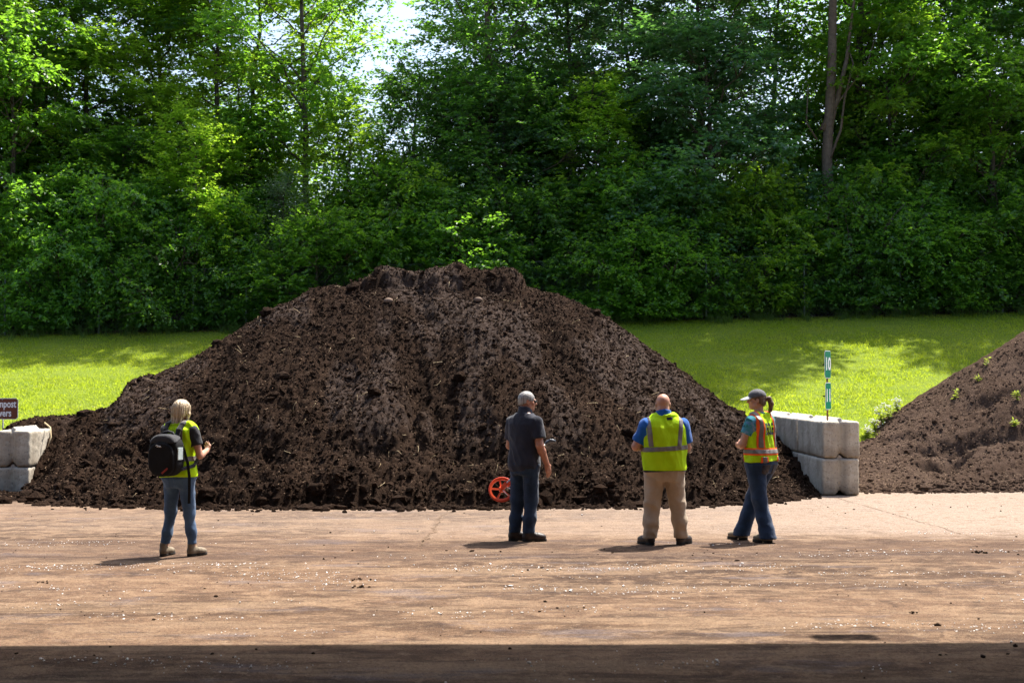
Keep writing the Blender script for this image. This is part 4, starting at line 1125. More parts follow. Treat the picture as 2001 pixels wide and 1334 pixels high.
# ------------------------------------------------------------------ people
def skin_mat(name, a, b):
    n = N(name)
    n.color(n.mix(n.ramp(n.noise(14, None, 3), [(0.35, 0.0), (0.65, 1.0)]), a, b)); n.rough(0.5, 0.4)
    n.b.inputs['Subsurface Weight'].default_value = 0.08
    n.b.inputs['Subsurface Radius'].default_value = (0.012, 0.005, 0.003)
    n.bump(n.noise(90, None, 2), 0.08, 0.004); return n.m
M_SKIN = skin_mat('skin', (0.42, 0.205, 0.135), (0.52, 0.275, 0.19))
M_SKIN2 = skin_mat('skin_tanned', (0.36, 0.155, 0.10), (0.46, 0.22, 0.145))
def cloth(name, c1, c2, scale=9, rough=0.85, weave=900, tr=None):
    n = N(name)
    n.color(n.mix(n.ramp(n.noise(scale, None, 5, 0.6), [(0.32, 0.0), (0.68, 1.0)]), c1, c2)); n.rough(rough, 0.2)
    n.b.inputs['Sheen Weight'].default_value = 0.15
    n.bump(n.math('ADD', n.math('MULTIPLY', n.noise(26, n.mapped((1, 1, .7)), 4, 0.6), 1.0), n.math('MULTIPLY', n.noise(420, None, 1), 0.12)), 0.35, 0.018); return n.m
M_JEAN1 = cloth('blue_jeans', (0.032, 0.068, 0.14), (0.075, 0.135, 0.235), 7)
M_JEAN2 = cloth('dark_jeans', (0.008, 0.018, 0.040), (0.020, 0.040, 0.080), 7)
M_JEAN3 = cloth('indigo_jeans', (0.008, 0.020, 0.050), (0.019, 0.044, 0.100), 6)
M_KHAKI = cloth('khaki_cloth', (0.34, 0.26, 0.18), (0.44, 0.34, 0.245), 5)
M_NAVY = cloth('charcoal_polo', (0.011, 0.013, 0.023), (0.023, 0.025, 0.039), 6)
M_BLUE = cloth('royal_blue_polo', (0.006, 0.075, 0.30), (0.012, 0.115, 0.42), 6)
M_TEE = cloth('dark_tee', (0.016, 0.017, 0.02), (0.03, 0.03, 0.035), 6)
def hair_mat(name, c1, c2, scale=22, rough=0.45, spec=0.5):
    n = N(name); f = n.noise(95, n.mapped((1, 1, .07)), 4, 0.7, 0.4)
    n.color(n.mix(n.ramp(f, [(0.36, 0.0), (0.64, 1.0)]), tuple(v * .55 for v in c1), tuple(min(1, v * 1.15) for v in c2)))
    n.rough(0.42, 0.5); n.bump(f, 0.7, 0.006); return n.m
def tie_dye():
    n = N('tie_dye_tee'); v = n.noise(9, None, 3, 0.6, 1.5)
    n.color(n.ramp(v, [(0.36, (0.03, 0.07, 0.11)), (0.46, (0.05, 0.26, 0.26)), (0.56, (0.09, 0.22, 0.40)), (0.66, (0.28, 0.36, 0.36))])); n.rough(0.9, 0.1); return n.m
M_DYE = tie_dye()
def hivis():
    n = N('hi_vis_fabric')
    n.color(n.mix(n.ramp(n.noise(7, None, 4), [(0.3, 0.0), (0.7, 1.0)]), (0.52, 0.86, 0.0), (0.66, 0.95, 0.008))); n.rough(0.75, 0.25)
    n.bump(n.math('ADD', n.noise(17, n.mapped((1, 1, .45)), 3, 0.55), n.math('MULTIPLY', n.noise(500, None, 1), 0.08)), 0.45, 0.03)
    t = n.new('ShaderNodeBsdfTranslucent'); t.inputs['Color'].default_value = (0.75, 1.0, 0.0, 1)
    ms = n.new('ShaderNodeMixShader'); ms.inputs[0].default_value = 0.28
    n.ln(n.b.outputs[0], ms.inputs[1]); n.ln(t.outputs[0], ms.inputs[2]); n.ln(ms.outputs[0], n.out.inputs['Surface']); return n.m
M_HIVIS = hivis()
M_SILVER = simple('silver_reflective', (0.135, 0.118, 0.105), (0.19, 0.17, 0.155), 20, 0.5, 0.4)
M_ORANGE = simple('orange_trim', (0.85, 0.10, 0.02), (0.95, 0.14, 0.02), 9, 0.7, 0.2)
M_PIPE = simple('black_piping', (0.02, 0.02, 0.022), None, 1, 0.7, 0.2)
M_BOOT = simple('boot_leather', (0.14, 0.11, 0.075), (0.26, 0.21, 0.15), 18, 0.75, 0.3, (60, .4, .004))
M_BOOTD = simple('dark_boot_leather', (0.020, 0.014, 0.012), (0.05, 0.035, 0.03), 18, 0.5, 0.4, (60, .3, .004))
M_SOLE = simple('rubber_sole', (0.015, 0.015, 0.015), (0.05, 0.045, 0.04), 20, 0.8, 0.2)
M_BLOND = hair_mat('blond_hair', (0.36, 0.26, 0.145), (0.58, 0.46, 0.31), 22, 0.45, 0.5)
M_BROWNH = hair_mat('brown_hair', (0.085, 0.042, 0.022), (0.16, 0.085, 0.045), 22, 0.45, 0.5)
M_GREYH = hair_mat('grey_hair', (0.19, 0.175, 0.165), (0.36, 0.34, 0.325), 40, 0.7, 0.3)
M_CAP = cloth('grey_cap', (0.075, 0.075, 0.085), (0.12, 0.12, 0.13), 9)
M_BRIM = cloth('pale_brim', (0.36, 0.36, 0.37), (0.46, 0.46, 0.47), 9)
M_EYE = simple('eye', (0.7, 0.68, 0.65), None, 1, 0.2, 0.5)
M_GLASS = simple('dark_lens', (0.01, 0.01, 0.012), None, 1, 0.08, 0.6)

def head_sdf(P, C, R, k, nosek=1.0):
    q = ((P - C) @ R / k).astype(np.float32)
    d = ellip(q, (0, -.014, .032), (.076, .096, .088))
    d = smin(d, ellip(q, (0, .022, -.035), (.060, .070, .078)), .03)
    d = smin(d, ellip(q, (0, .066, -.088), (.026, .024, .022)), .025)             # chin
    d = smin(d, rcone(q, (.045, .01, -.062), (-.045, .01, -.062), .028, .028), .03)  # jaw
    for s in (-1, 1):
        d = smin(d, ellip(q, (s * .030, .083, .026), (.026, .012, .008)), .012)     # brow
        d = smax(d, -ellip(q, (s * .031, .103, .010), (.017, .016, .012)), .010)    # eye socket
        d = smin(d, ellip(q, (s * .031, .079, .008), (.014, .012, .011)), .004)
        d = smin(d, ellip(q, (s * .045, .062, -.020), (.022, .020, .020)), .02)     # cheek
        e = ellip(q, (s * .079, -.008, -.004), (.010, .020, .032))
        e = smax(e, -ellip(q, (s * .088, -.004, .000), (.007, .011, .018)), .006)
        d = smin(d, e, .008)
    d = smin(d, rcone(q, (0, .090, .012), (0, .108 * nosek, -.020), .009, .013), .010)
    d = smin(d, ellip(q, (0, .100, -.026), (.018, .012, .009)), .008)
    d = smin(d, ellip(q, (0, .086, -.050), (.023, .010, .007)), .006)
    d = smin(d, ellip(q, (0, .085, -.061), (.020, .010, .007)), .006)
    return d * k, q
def hand_sdf(P, W, f, n, side, curl, k=1.0, thumb_in=0.4):
    """f: finger direction, n: palm normal, side: +1 thumb on f x n, -1 opposite"""
    f = unit(f); n = unit(np.asarray(n, float) - f * np.dot(f, n)); s = np.cross(f, n) * side
    M = np.stack([s, f, n], 1).astype(np.float32)
    q = (P - np.asarray(W, np.float32)) @ M / k
    d = rbox(q, (0, .050, 0), (.041, .048, .015), .013)
    d = smin(d, rcone(q, (0, -.03, 0), (0, .02, 0), .025, .026), .02)
    L = (.040, .046, .043, .033)
    for i, (x, l) in enumerate(zip((.031, .011, -.010, -.030), L)):
        p = np.array([x, .092 - .004 * abs(i - 1.3), 0.0]); a = curl * 0.55
        r0 = .0098 if i < 3 else .0085
        for j, m in enumerate((1.0, .72, .58)):
            e = p + np.array([0, math.cos(a), math.sin(a)]) * l * m
            d = smin(d, rcone(q, p, e, r0 - .0008 * j, r0 - .0008 * (j + 1)), .006)
            p = e; a += curl
    t0 = np.array([.028, .022, .004]); t1 = t0 + [.030, .026, .012 + .01 * thumb_in]; t2 = t1 + [.006 - .022 * thumb_in, .028, .014 * thumb_in]; t3 = t2 + [.002 - .022 * thumb_in, .022, .010 * thumb_in]
    for a, b, r0, r1 in ((t0, t1, .016, .0125), (t1, t2, .0120, .0105), (t2, t3, .0105, .009)):
        d = smin(d, rcone(q, a, b, r0, r1), .008)
    return d * k

def bounds(pts, pad):
    p = np.asarray(pts, float); return p.min(0) - pad, p.max(0) + pad
def part(name, f, lo, hi, h, mat, root, smooth=True):
    V, F = mesh_sdf(f, lo, hi, h)
    return link(name, mesh_np(name, V, F, smooth), mat, root)
def band(src, name, planes, off, mat, parent, keep=None):
    """a strip lying on the garment: cut out of its surface by planes (point, outward normal), lifted off it"""
    bm = bmesh.new(); bm.from_mesh(src.data)
    for co, no in planes:
        bmesh.ops.bisect_plane(bm, geom=bm.verts[:] + bm.edges[:] + bm.faces[:], plane_co=co, plane_no=no, clear_outer=True)
    if keep is not None:
        bmesh.ops.delete(bm, geom=[f for f in bm.faces if not keep(f.calc_center_median(), f.normal)], context='FACES')
    bm.normal_update()
    nv = [(v, v.co + v.normal * off) for v in bm.verts]
    for v, c in nv: v.co = c
    r = bmesh.ops.extrude_face_region(bm, geom=bm.faces[:])
    for v in [e for e in r['geom'] if isinstance(e, bmesh.types.BMVert)]: v.co -= v.normal * (off * 0.6)
    bmesh.ops.recalc_face_normals(bm, faces=bm.faces)
    return bm_obj(name, bm, mat, parent, True)
def project_print(src, name, me, mat, parent, origin, right, up, out, off=0.006):
    """wrap flat lettering on to a garment: rays from in front of it"""
    dg = bpy.context.evaluated_depsgraph_get()
    bm0 = bmesh.new(); bm0.from_mesh(src.data); tree_ = BVHTree.FromBMesh(bm0); bm0.free()
    bm = bmesh.new(); bm.from_mesh(me)
    xs = [v.co.x for v in bm.verts]
    for x in np.arange(min(xs), max(xs), 0.02):
        bmesh.ops.bisect_plane(bm, geom=bm.verts[:] + bm.edges[:] + bm.faces[:], plane_co=(x, 0, 0), plane_no=(1, 0, 0))
    origin, right, up, out = (Vector(v) for v in (origin, right, up, out))
    for v in bm.verts:
        p = origin + right * v.co.x + up * v.co.y
        h = tree_.ray_cast(p + out * 0.4, -out)
        v.co = (h[0] if h[0] is not None else p) + out * off
    return bm_obj(name, bm, mat, parent)

def build_person(loc, rz, label, S):
    root = empty('person', loc, rz, label, 'person', None)
    hc = np.array(S['head'], np.float32); R = rotz(S['hyaw']) @ rotx(S.get('hpitch', 0)); k = S['hk']
    T = S['torso']; fem = S.get('fem', False)
    nb = np.array([T[-1][1], T[-1][2] , T[-1][0]], np.float32)
    nt = hc + R @ np.array([0, -.022, -.055], np.float32)
    ar = S['ar']; lr = S['lr']
    H = {'l': S['hand_l'], 'r': S['hand_r']}
    def body(P):
        d, _ = head_sdf(P, hc, R, k)
        d = smin(d, rcone(P, nb + [0, 0, -.05], nt, S['neck'] * 1.12, S['neck']), .02)
        d = smin(d, loft(P, T), .03)
        for i, s in enumerate(('l', 'r')):
            sh, el, wr = S['arm_' + s]
            a = rcone(P, sh, el, ar[0], ar[1])
            m = np.asarray(el) * .7 + np.asarray(wr) * .3
            a = smin(a, rcone(P, el, m, ar[1], ar[1] * 1.02), .015)
            a = smin(a, rcone(P, m, wr, ar[1] * 1.0, ar[2]), .015)
            fd, pn, cu, ti = H[s]
            hd = hand_sdf(P, wr, fd, pn, -1 if s == 'l' else 1, cu, S['handk'], ti)
            a = smin(a, hd, .012)
            d = smin(d, a, .03)
            hp, kn, an = S['leg_' + s]
            l = chain(P, [hp, kn, an], [lr[0], lr[1], lr[2]], .02)
            d = smin(d, l, .03)
        return d
    pts = [hc + [0, 0, .14 * k], hc + [0, 0, -.1]] + [np.array(p) for s in 'lr' for p in S['arm_' + s] + S['leg_' + s]]
    for s in 'lr': pts.append(np.array(S['arm_' + s][2]) + unit(H[s][0]) * .2)
    lo, hi = bounds(pts, .16)
    bo = part('body', body, lo, hi, .0078, S['skin'], root)
    for s in (-1, 1):
        if S.get('glasses'): break
        c = hc + R @ (np.array([s * .031, .085, .009]) * k)
        V, F = ICO2; link('eye', mesh_np('eye', V * .0095 * k + c, F), M_EYE, root)
    # --- trousers
    tz, ti = S['tr_top'], S.get('tr_infl', .012)
    tl = S['tr_leg']      # radii hip, knee, mid calf, hem
    def trousers(P):
        d = loft(P, [r for r in T if r[0] < tz + .12], ti)
        for i, s in enumerate(('l', 'r')):
            hp, kn, an = (np.array(v, float) for v in S['leg_' + s])
            mid = kn * .45 + an * .55
            hem = an + (an - kn) * S.get('hem', 0.02)
            d = smin(d, chain(P, [hp + [0, 0, -.02], kn, mid, hem], tl, .03), S.get('crotch', .035))
        z = P[:, 2]
        leg = 1 - sstep(.70, .85, z)
        Q = np.stack([P[:, 0] * 5, P[:, 1] * 5, z * 15], 1)
        kz = S['leg_l'][1][2]
        low = 1 - sstep(.10, .32, z); kneez = np.exp(-((z - kz) / .09) ** 2)
        d = d + S.get('wr', 1.0) * (.0045 * fbm(np.stack([P[:, 0] * 7, P[:, 1] * 7, z * 5], 1), 7, 2) + .016 * np.abs(perlin(np.stack([P[:, 0] * 8 + z * 3, P[:, 1] * 8, z * 7], 1), 13)) - .004 + .011 * (low + .5 * kneez) * perlin(Q, 11))
        return smax(smax(d, z - tz, .008), S.get('hem_z', .06) - z, .006)
    lo, hi = bounds([p for s in 'lr' for p in S['leg_' + s]] + [(0, 0, tz)], .27); lo[2] = 0.01; hi[2] = tz + .03
    tro = part('trousers', trousers, lo, hi, .0092, S['tr_mat'], root)
    # --- shoes
    for s in 'lr':
        an = np.array(S['leg_' + s][2], float); ta = S['toe_' + s]; sk = S['shoe']
        Rt = rotz(ta)
        def shoe(P):
            q = (P - an * [1, 1, 0]) @ Rt / sk
            d = smin(ellip(q, (0, .115, .048), (.048, .085, .045)), ellip(q, (0, -.01, .055), (.040, .062, .058)), .05)
            d = smin(d, rcone(q, (0, -.012, .07), (0, -.015, S['shaft']), .044, .047), .03)
            d = smin(d, rcone(q, (0, .03, .085), (0, .10, .062), .030, .03), .03)
            d = d + .002 * np.sin(q[:, 1] * 160) * sstep(.02, .04, q[:, 1]) * (1 - sstep(.09, .11, q[:, 1])) * sstep(.07, .09, q[:, 2])
            return smax(d, .022 - q[:, 2], .006) * sk
        def sole(P):
            q = (P - an * [1, 1, 0]) @ Rt / sk
            w = .046 - .010 * np.exp(-((q[:, 1] - .04) / .035) ** 2)
            e = (np.abs(q[:, 0]) / w) ** 2.4 + (np.abs(q[:, 1] - .068) / .137) ** 2.8
            d = (e ** (1 / 2.5) - 1) * .04
            heel = np.where((q[:, 1] > .035) & (q[:, 1] < .075), .010, .0)
            return np.maximum(np.maximum(d, q[:, 2] - .030), heel - q[:, 2]) * sk
        c = an * [1, 1, 0] + Rt @ np.array([0, .06, 0])
        o = part('shoe', shoe, c + [-.19, -.19, -.02], c + [.19, .19, .22], .006, S['shoe_mat'], root)
        part('sole', sole, c + [-.19, -.19, -.02], c + [.19, .19, .06], .005, M_SOLE, o)
        if S.get('laces'):
            A = Acc()
            for i in range(4):
                y = .030 + .020 * i; zz = .128 - .017 * i
                A.tube([an * [1, 1, 0] + Rt @ (np.array(v) * sk) for v in ((-.026, y, zz - .012), (0, y + .004, zz + .006), (.026, y + .008, zz - .012))], .0035, 5)
            link('laces', A.mesh('laces'), M_STRAW, o)
    # --- shirt
    si = S.get('sh_infl', .013)
    def sleeve(P, infl):
        d = None
        for s in 'lr':
            sh, el, wr = (np.array(v, float) for v in S['arm_' + s])
            e = sh + (el - sh) * S['sleeve']
            u = (el - sh) / np.linalg.norm(el - sh)
            c = smax(rcone(P, sh, el, ar[0] + infl + .006, ar[1] + infl + .016), ((P - e) @ u.astype(np.float32)), .006)
            d = c if d is None else np.minimum(d, c)
        return d
    def shirt(P):
        d = smin(loft(P, T[:-1], si), sleeve(P, si), .035)
        d = np.minimum(d, smax(rcone(P, nb + [0, 0, -.06], nb * .45 + nt * .55, S['neck'] + .036, S['neck'] + (.018 if S.get('collar') else .012)), (P[:, 2] - (nb[2] + S.get('collar', .0)) - .25 * (nb[1] - P[:, 1])), .006))
        z = P[:, 2]
        d = d + .006 * fbm(np.stack([P[:, 0] * 8 + z * 3, P[:, 1] * 8, z * 4], 1), 17, 2) + .018 * np.abs(perlin(np.stack([P[:, 0] * 9 + z * 4, P[:, 1] * 9, z * 5], 1), 14)) - .004 + .004 * perlin(np.stack([P[:, 0] * 5, P[:, 1] * 5, z * 22], 1), 19) * sstep(.15, .0, np.abs(z - S['sh_hem'] - .14))
        return smax(d, S['sh_hem'] + .012 * np.sin(P[:, 0] * 9) - z, .006)
    pts = [p for s in 'lr' for p in S['arm_' + s][:2]] + [(0, 0, S['sh_hem']), nt]
    lo, hi = bounds(pts, .2); lo[2] = S['sh_hem'] - .03; hi[2] = nt[2] + .03
    shi = part('shirt', shirt, lo, hi, .0095, S['sh_mat'], root)
    ves = None
    if S.get('vest'):
        v = S['vest']
        def vest(P):
            z = P[:, 2]
            d = loft(P, T[:-1], v['infl'])
            for s in 'lr':
                sh, el, _ = (np.array(q, float) for q in S['arm_' + s])
                sx_ = 1 if s == 'r' else -1
                d = smin(d, rcone(P, [sx_ * .075, T[-2][2], T[-2][0] + .005], sh + [-sx_ * (.035 - .5 * (v.get('arm', .072) - .072)), 0, .03], .045, .052), .04)
            for s in 'lr':
                sh, el, _ = (np.array(q, float) for q in S['arm_' + s]); sx_ = 1 if s == 'r' else -1
                av = v.get('arm', .072); a = sh + [sx_ * av, 0, .045]; b = sh * .45 + el * .55 + [sx_ * av * .85, .0, 0]
                d = smax(d, -(rcone(P, a, b, ar[0] + .030, ar[0] + .024)), .012)
            nk = rcone(P, nb + [0, .02, .01], nb + [0, .05, .14], S['neck'] + .022, S['neck'] + .05)
            nk = np.minimum(nk, rcone(P, nb + [0, .12, .02], nb + [0, .20, -.16], .055, .012))
            d = smax(d, -nk, .010)
            d = d + .010 * fbm(np.stack([P[:, 0] * 7 + z * 2.5, P[:, 1] * 7, z * 3.2], 1), 27, 2) + .024 * np.abs(perlin(np.stack([P[:, 0] * 9 + z * 2.5, P[:, 1] * 9, z * 3], 1), 15)) - .006 + .005 * perlin(np.stack([P[:, 0] * 6, P[:, 1] * 6, z * 14], 1), 29)
            return smax(d, v['hem'] + .012 * np.sin(P[:, 0] * 7 + 1) - z, .005)
        lo, hi = bounds([p for s in 'lr' for p in S['arm_' + s][:1]] + [(0, 0, v['hem']), nb], .26); lo[2] = v['hem'] - .04; hi[2] = nb[2] + .1
        ves = part('vest', vest, lo, hi, .0085, M_HIVIS, root)
    # --- hair, caps
    st = S.get('hair')
    if st:
        def hair(P):
            q = (P - hc) @ R / k
            inf = {'long': .016, 'short': .0045, 'pony': .009}[st]
            d = ellip(q, (0, -.014, .032), (.076 + inf, .096 + inf, .088 + inf))
            d = smin(d, ellip(q, (0, -.045, -.035), (.066 + inf, .058 + inf, .060)), .03) if st != 'short' else smin(d, ellip(q, (0, -.040, -.025), (.062 + inf, .058 + inf, .05)), .03)
            face = -(-.44 * q[:, 1] + .9 * q[:, 2] + .004 + .004 * perlin(q * 60, 9)) if st == 'short' else -(-.62 * q[:, 1] + .78 * q[:, 2] + {'long': .022, 'pony': .014}[st])
            d = smax(d, face, .004 if st == 'short' else .01)
            if st == 'long':
                tab = [(-.345, .012, -.080, .030, .014), (-.27, .006, -.085, .056, .024), (-.13, 0, -.075, .072, .034), (-.03, 0, -.055, .086, .05), (.03, 0, -.04, .080, .055)]
                b = loft(q, tab, 0, 2.2)
                d = smin(d, b, .02)
                for s in (-1, 1): d = smin(d, chain(q, [(s * .066, .03, .06), (s * .082, .02, -.03), (s * .075, .0, -.14), (s * .06, .0, -.24)], [.020, .020, .022, .010], .02), .015)
                ang = np.arctan2(q[:, 0], -q[:, 1] - .0)
                d = d + .0032 * np.sin(ang * 26 + 8 * perlin(q * [9, 9, 3], 5)) + .002 * np.sin(ang * 57 + q[:, 2] * 8)
            elif st == 'pony':
                d = smin(d, chain(q, [(0, -.10, .005), (0, -.150, .012), (0, -.172, -.05), (.004, -.160, -.13), (.006, -.145, -.165)], [.022, .027, .031, .022, .006], .015), .012)
                d = d + .0022 * np.sin(np.arctan2(q[:, 0], q[:, 2]) * 22 + 6 * perlin(q * 8, 5))
            else:
                d = d + .0015 * perlin(q * 120, 5)
            return d * k
        part('hair', hair, hc + np.array([-.22, -.25, -.39]) * k, hc + np.array([.22, .2, .17]) * k, .005, S['hair_mat'], root)
    if S.get('cap'):
        def cap(P):
            q = (P - hc) @ R / k
            d = ellip(q, (0, -.012, .040), (.090, .110, .094))
            d = smax(d, -(q[:, 2] - .034 + .12 * q[:, 1]), .006)
            return (d - .0015 * np.cos(np.arctan2(q[:, 0], q[:, 1]) * 6) ** 40 * -1) * k
        part('cap', cap, hc + np.array([-.2, -.2, -.05]) * k, hc + np.array([.2, .2, .2]) * k, .005, M_CAP, root)
        def brim(P):
            q = (P - hc) @ R / k
            q = q.copy(); q[:, 2] += 4.5 * q[:, 0] ** 2 + .28 * np.maximum(q[:, 1] - .08, 0)
            d = ellip(q, (0, .105, .042), (.078, .092, .012))
            return smax(d, -(q[:, 1] - .062), .006) * k * .8
        part('brim', brim, hc + np.array([-.22, -.06, -.12]) * k, hc + np.array([.22, .26, .14]) * k, .0045, M_BRIM, root)
    if S.get('glasses'):
        A = Acc()
        g = lambda v: hc + R @ (np.array(v) * k)
        for s in (-1, 1): A.tube([g((s * .082, -.01, .016)), g((s * .080, .05, .018)), g((s * .066, .092, .016))], .0035, 6)
        A.tube([g((-.012, .108, .018)), g((.012, .108, .018))], .003, 6)
        fr = link('sunglasses', A.mesh('sunglasses'), M_BLACK, root)
        for s in (-1, 1):
            def lens(P):
                q = (P - hc) @ R / k
                return smax(ellip(q, (s * .036, .085, .008), (.031, .025, .021)), -(q[:, 1] - .09 + abs(1) * .35 * np.abs(q[:, 0] - s * .01)), .003) * k
            part('lens', lens, g((s * .036, .085, .01)) - .06, g((s * .036, .085, .01)) + .06, .004, M_GLASS, fr)
    return root, bo, tro, shi, ves

def sc_tab(t, f=1.0): return [(z, cx, cy, a * f, b * f) for z, cx, cy, a, b in t]


# 1 woman with the backpack
YAW1 = math.radians(-22); LOC1 = (px(352, 13.73), 13.73, 0)
P1 = dict(skin=M_SKIN, head=(0.0, 0.035, 1.535), hyaw=-0.12, hpitch=-0.10, hk=0.95, neck=.046, handk=.88,
    torso=[(.74, 0, 0, .135, .11), (.83, 0, -.01, .178, .125), (.92, 0, -.005, .165, .115), (1.04, 0, 0, .136, .10), (1.17, 0, .012, .150, .112), (1.27, 0, .012, .168, .108), (1.345, 0, 0, .165, .085), (1.385, 0, 0, .095, .06), (1.42, 0, 0, .05, .05)],
    arm_l=[(-.172, 0, 1.335), (-.212, .05, 1.07), (-.075, .26, 1.11)], arm_r=[(.172, 0, 1.335), (.238, .03, 1.065), (.155, .265, 1.105)],
    hand_l=((.45, .8, .25), (.3, .1, 1), .55, .6), hand_r=((-.4, .8, .3), (-.5, .1, .8), .5, .6),
    leg_l=[(-.088, 0, .83), (-.105, -.01, .45), (-.142, -.062, .085)], leg_r=[(.088, 0, .83), (.112, .03, .45), (.140, .045, .085)],
    ar=[.048, .036, .025], lr=[.085, .052, .036],
    toe_l=.0, toe_r=-.42, shoe=.86, shaft=.135, shoe_mat=M_BOOT, laces=True,
    tr_top=.955, tr_mat=M_JEAN1, tr_leg=[.094, .061, .054, .048], hem_z=.125, hem=.0, sh_mat=M_TEE, sh_hem=.90, sleeve=.58, sh_infl=.008,
    vest=dict(infl=.032, hem=.835, arm=.112), hair='long', hair_mat=M_BLOND)
r1, b1, t1, s1, v1 = build_person(LOC1, YAW1, 'woman with long blond hair in yellow safety vest and blue jeans, wearing a backpack', P1)
for s in (-1, 1):
    band(v1, 'reflective_stripe', [((s * .115, 0, 0), (1, 0, 0)), ((s * .068, 0, 0), (-1, 0, 0)), ((0, 0, 1.06), (0, 0, -1))] , .005, M_SILVER, v1)
band(v1, 'reflective_stripe', [((0, 0, 1.06), (0, 0, 1)), ((0, 0, 1.01), (0, 0, -1))], .005, M_SILVER, v1)

# 2 man with the measuring wheel
YAW2 = math.radians(-40); LOC2 = (px(1025, 15.0), 15.0, 0)
P2 = dict(skin=M_SKIN2, head=(0.0, 0.045, 1.620), hyaw=-0.66, hpitch=-0.06, hk=1.0, neck=.062, handk=1.0,
    torso=[(.78, 0, 0, .15, .12), (.88, 0, -.01, .182, .13), (.98, 0, 0, .180, .135), (1.10, 0, .012, .180, .138), (1.24, 0, .010, .192, .135), (1.36, 0, 0, .196, .118), (1.43, 0, -.005, .165, .088), (1.475, 0, -.005, .11, .068), (1.51, 0, 0, .06, .06)],
    arm_l=[(-.180, 0, 1.382), (-.255, .03, 1.10), (-.155, .225, 1.015)], arm_r=[(.180, 0, 1.382), (.240, -.02, 1.12), (.245, .105, .895)],
    hand_l=((.35, .93, -.1), (.75, -.3, -.3), .85, .8), hand_r=((-.05, .40, -.9), (-.95, .2, .0), .34, .4),
    leg_l=[(-.090, 0, .89), (-.095, -.02, .47), (-.100, -.070, .09)], leg_r=[(.090, 0, .89), (.080, .02, .47), (.072, -.020, .09)],
    ar=[.058, .046, .031], lr=[.09, .055, .04],
    toe_l=-.55, toe_r=-.72, shoe=1.05, shaft=.135, shoe_mat=M_BOOTD, laces=True,
    tr_top=.93, tr_mat=M_JEAN2, tr_leg=[.103, .080, .074, .068], hem_z=.10, hem=.02, sh_mat=M_NAVY, sh_hem=.815, sleeve=.72, sh_infl=.016, collar=.045, tr_infl=.006,
    hair='short', hair_mat=M_GREYH, glasses=True)
r2, b2, t2, s2, _ = build_person(LOC2, YAW2, 'grey haired man in a dark polo shirt and jeans holding an orange measuring wheel', P2)

# 3 bald man
YAW3 = 0.03; LOC3 = (px(1297, 14.65), 14.65, 0)
P3 = dict(skin=M_SKIN, head=(-0.01, 0.030, 1.590), hyaw=-0.05, hpitch=-0.22, hk=1.02, neck=.068, handk=1.02,
    torso=[(.74, 0, 0, .16, .13), (.84, 0, -.01, .205, .150), (.95, 0, .01, .215, .165), (1.08, 0, .02, .222, .170), (1.22, 0, .012, .222, .155), (1.34, 0, 0, .215, .128), (1.41, 0, -.005, .180, .095), (1.455, 0, -.005, .12, .075), (1.49, 0, 0, .065, .065)],
    arm_l=[(-.205, 0, 1.358), (-.318, .03, 1.115), (-.150, .25, 1.13)], arm_r=[(.205, 0, 1.358), (.262, .04, 1.10), (.120, .27, 1.13)],
    hand_l=((.6, .7, .2), (.5, -.2, .8), .5, .6), hand_r=((-.6, .7, .2), (-.5, -.2, .8), .5, .6),
    leg_l=[(-.108, 0, .85), (-.140, .01, .46), (-.172, -.01, .09)], leg_r=[(.108, 0, .85), (.150, .02, .46), (.190, .03, .09)],
    ar=[.068, .052, .034], lr=[.10, .06, .042],
    toe_l=.55, toe_r=-.75, shoe=1.03, shaft=.125, shoe_mat=M_BOOTD, laces=False,
    tr_top=.92, tr_mat=M_KHAKI, tr_leg=[.122, .092, .088, .080], hem_z=.075, hem=.06, wr=1.3, sh_mat=M_BLUE, sh_hem=.87, sleeve=.80, sh_infl=.010, collar=.032, tr_infl=.010,
    vest=dict(infl=.030, hem=.838, arm=.085))
r3, b3, t3, s3, v3 = build_person(LOC3, YAW3, 'bald man in a yellow safety vest over a blue shirt and khaki trousers', P3)
for s in (-1, 1):
    tl = -.02 * s
    band(v3, 'reflective_stripe', [((s * .150 + (.03 if s > 0 else 0), 0, 1.2), (1, 0, -.10 * s)), ((s * .150 + (.03 if s > 0 else 0) - .048, 0, 1.2), (-1, 0, .10 * s)), ((0, 0, 1.120), (0, 0, -1))], .005, M_SILVER, v3)
band(v3, 'reflective_stripe', [((0, 0, 1.122), (-.06, 0, 1)), ((0, 0, 1.072), (.06, 0, -1))], .006, M_SILVER, v3)
band(v3, 'hem_piping', [((0, 0, .850), (0, 0, 1))], .004, M_PIPE, v3)
band(v3, 'size_label', [((.078, 0, 1.44), (1, 0, .15)), ((.012, 0, 1.44), (-1, 0, -.15)), ((.06, 0, 1.452), (-.1, 0, 1)), ((.06, 0, 1.424), (.1, 0, -1))], .004, M_BLACK, v3, lambda c, n: n.y < 0)

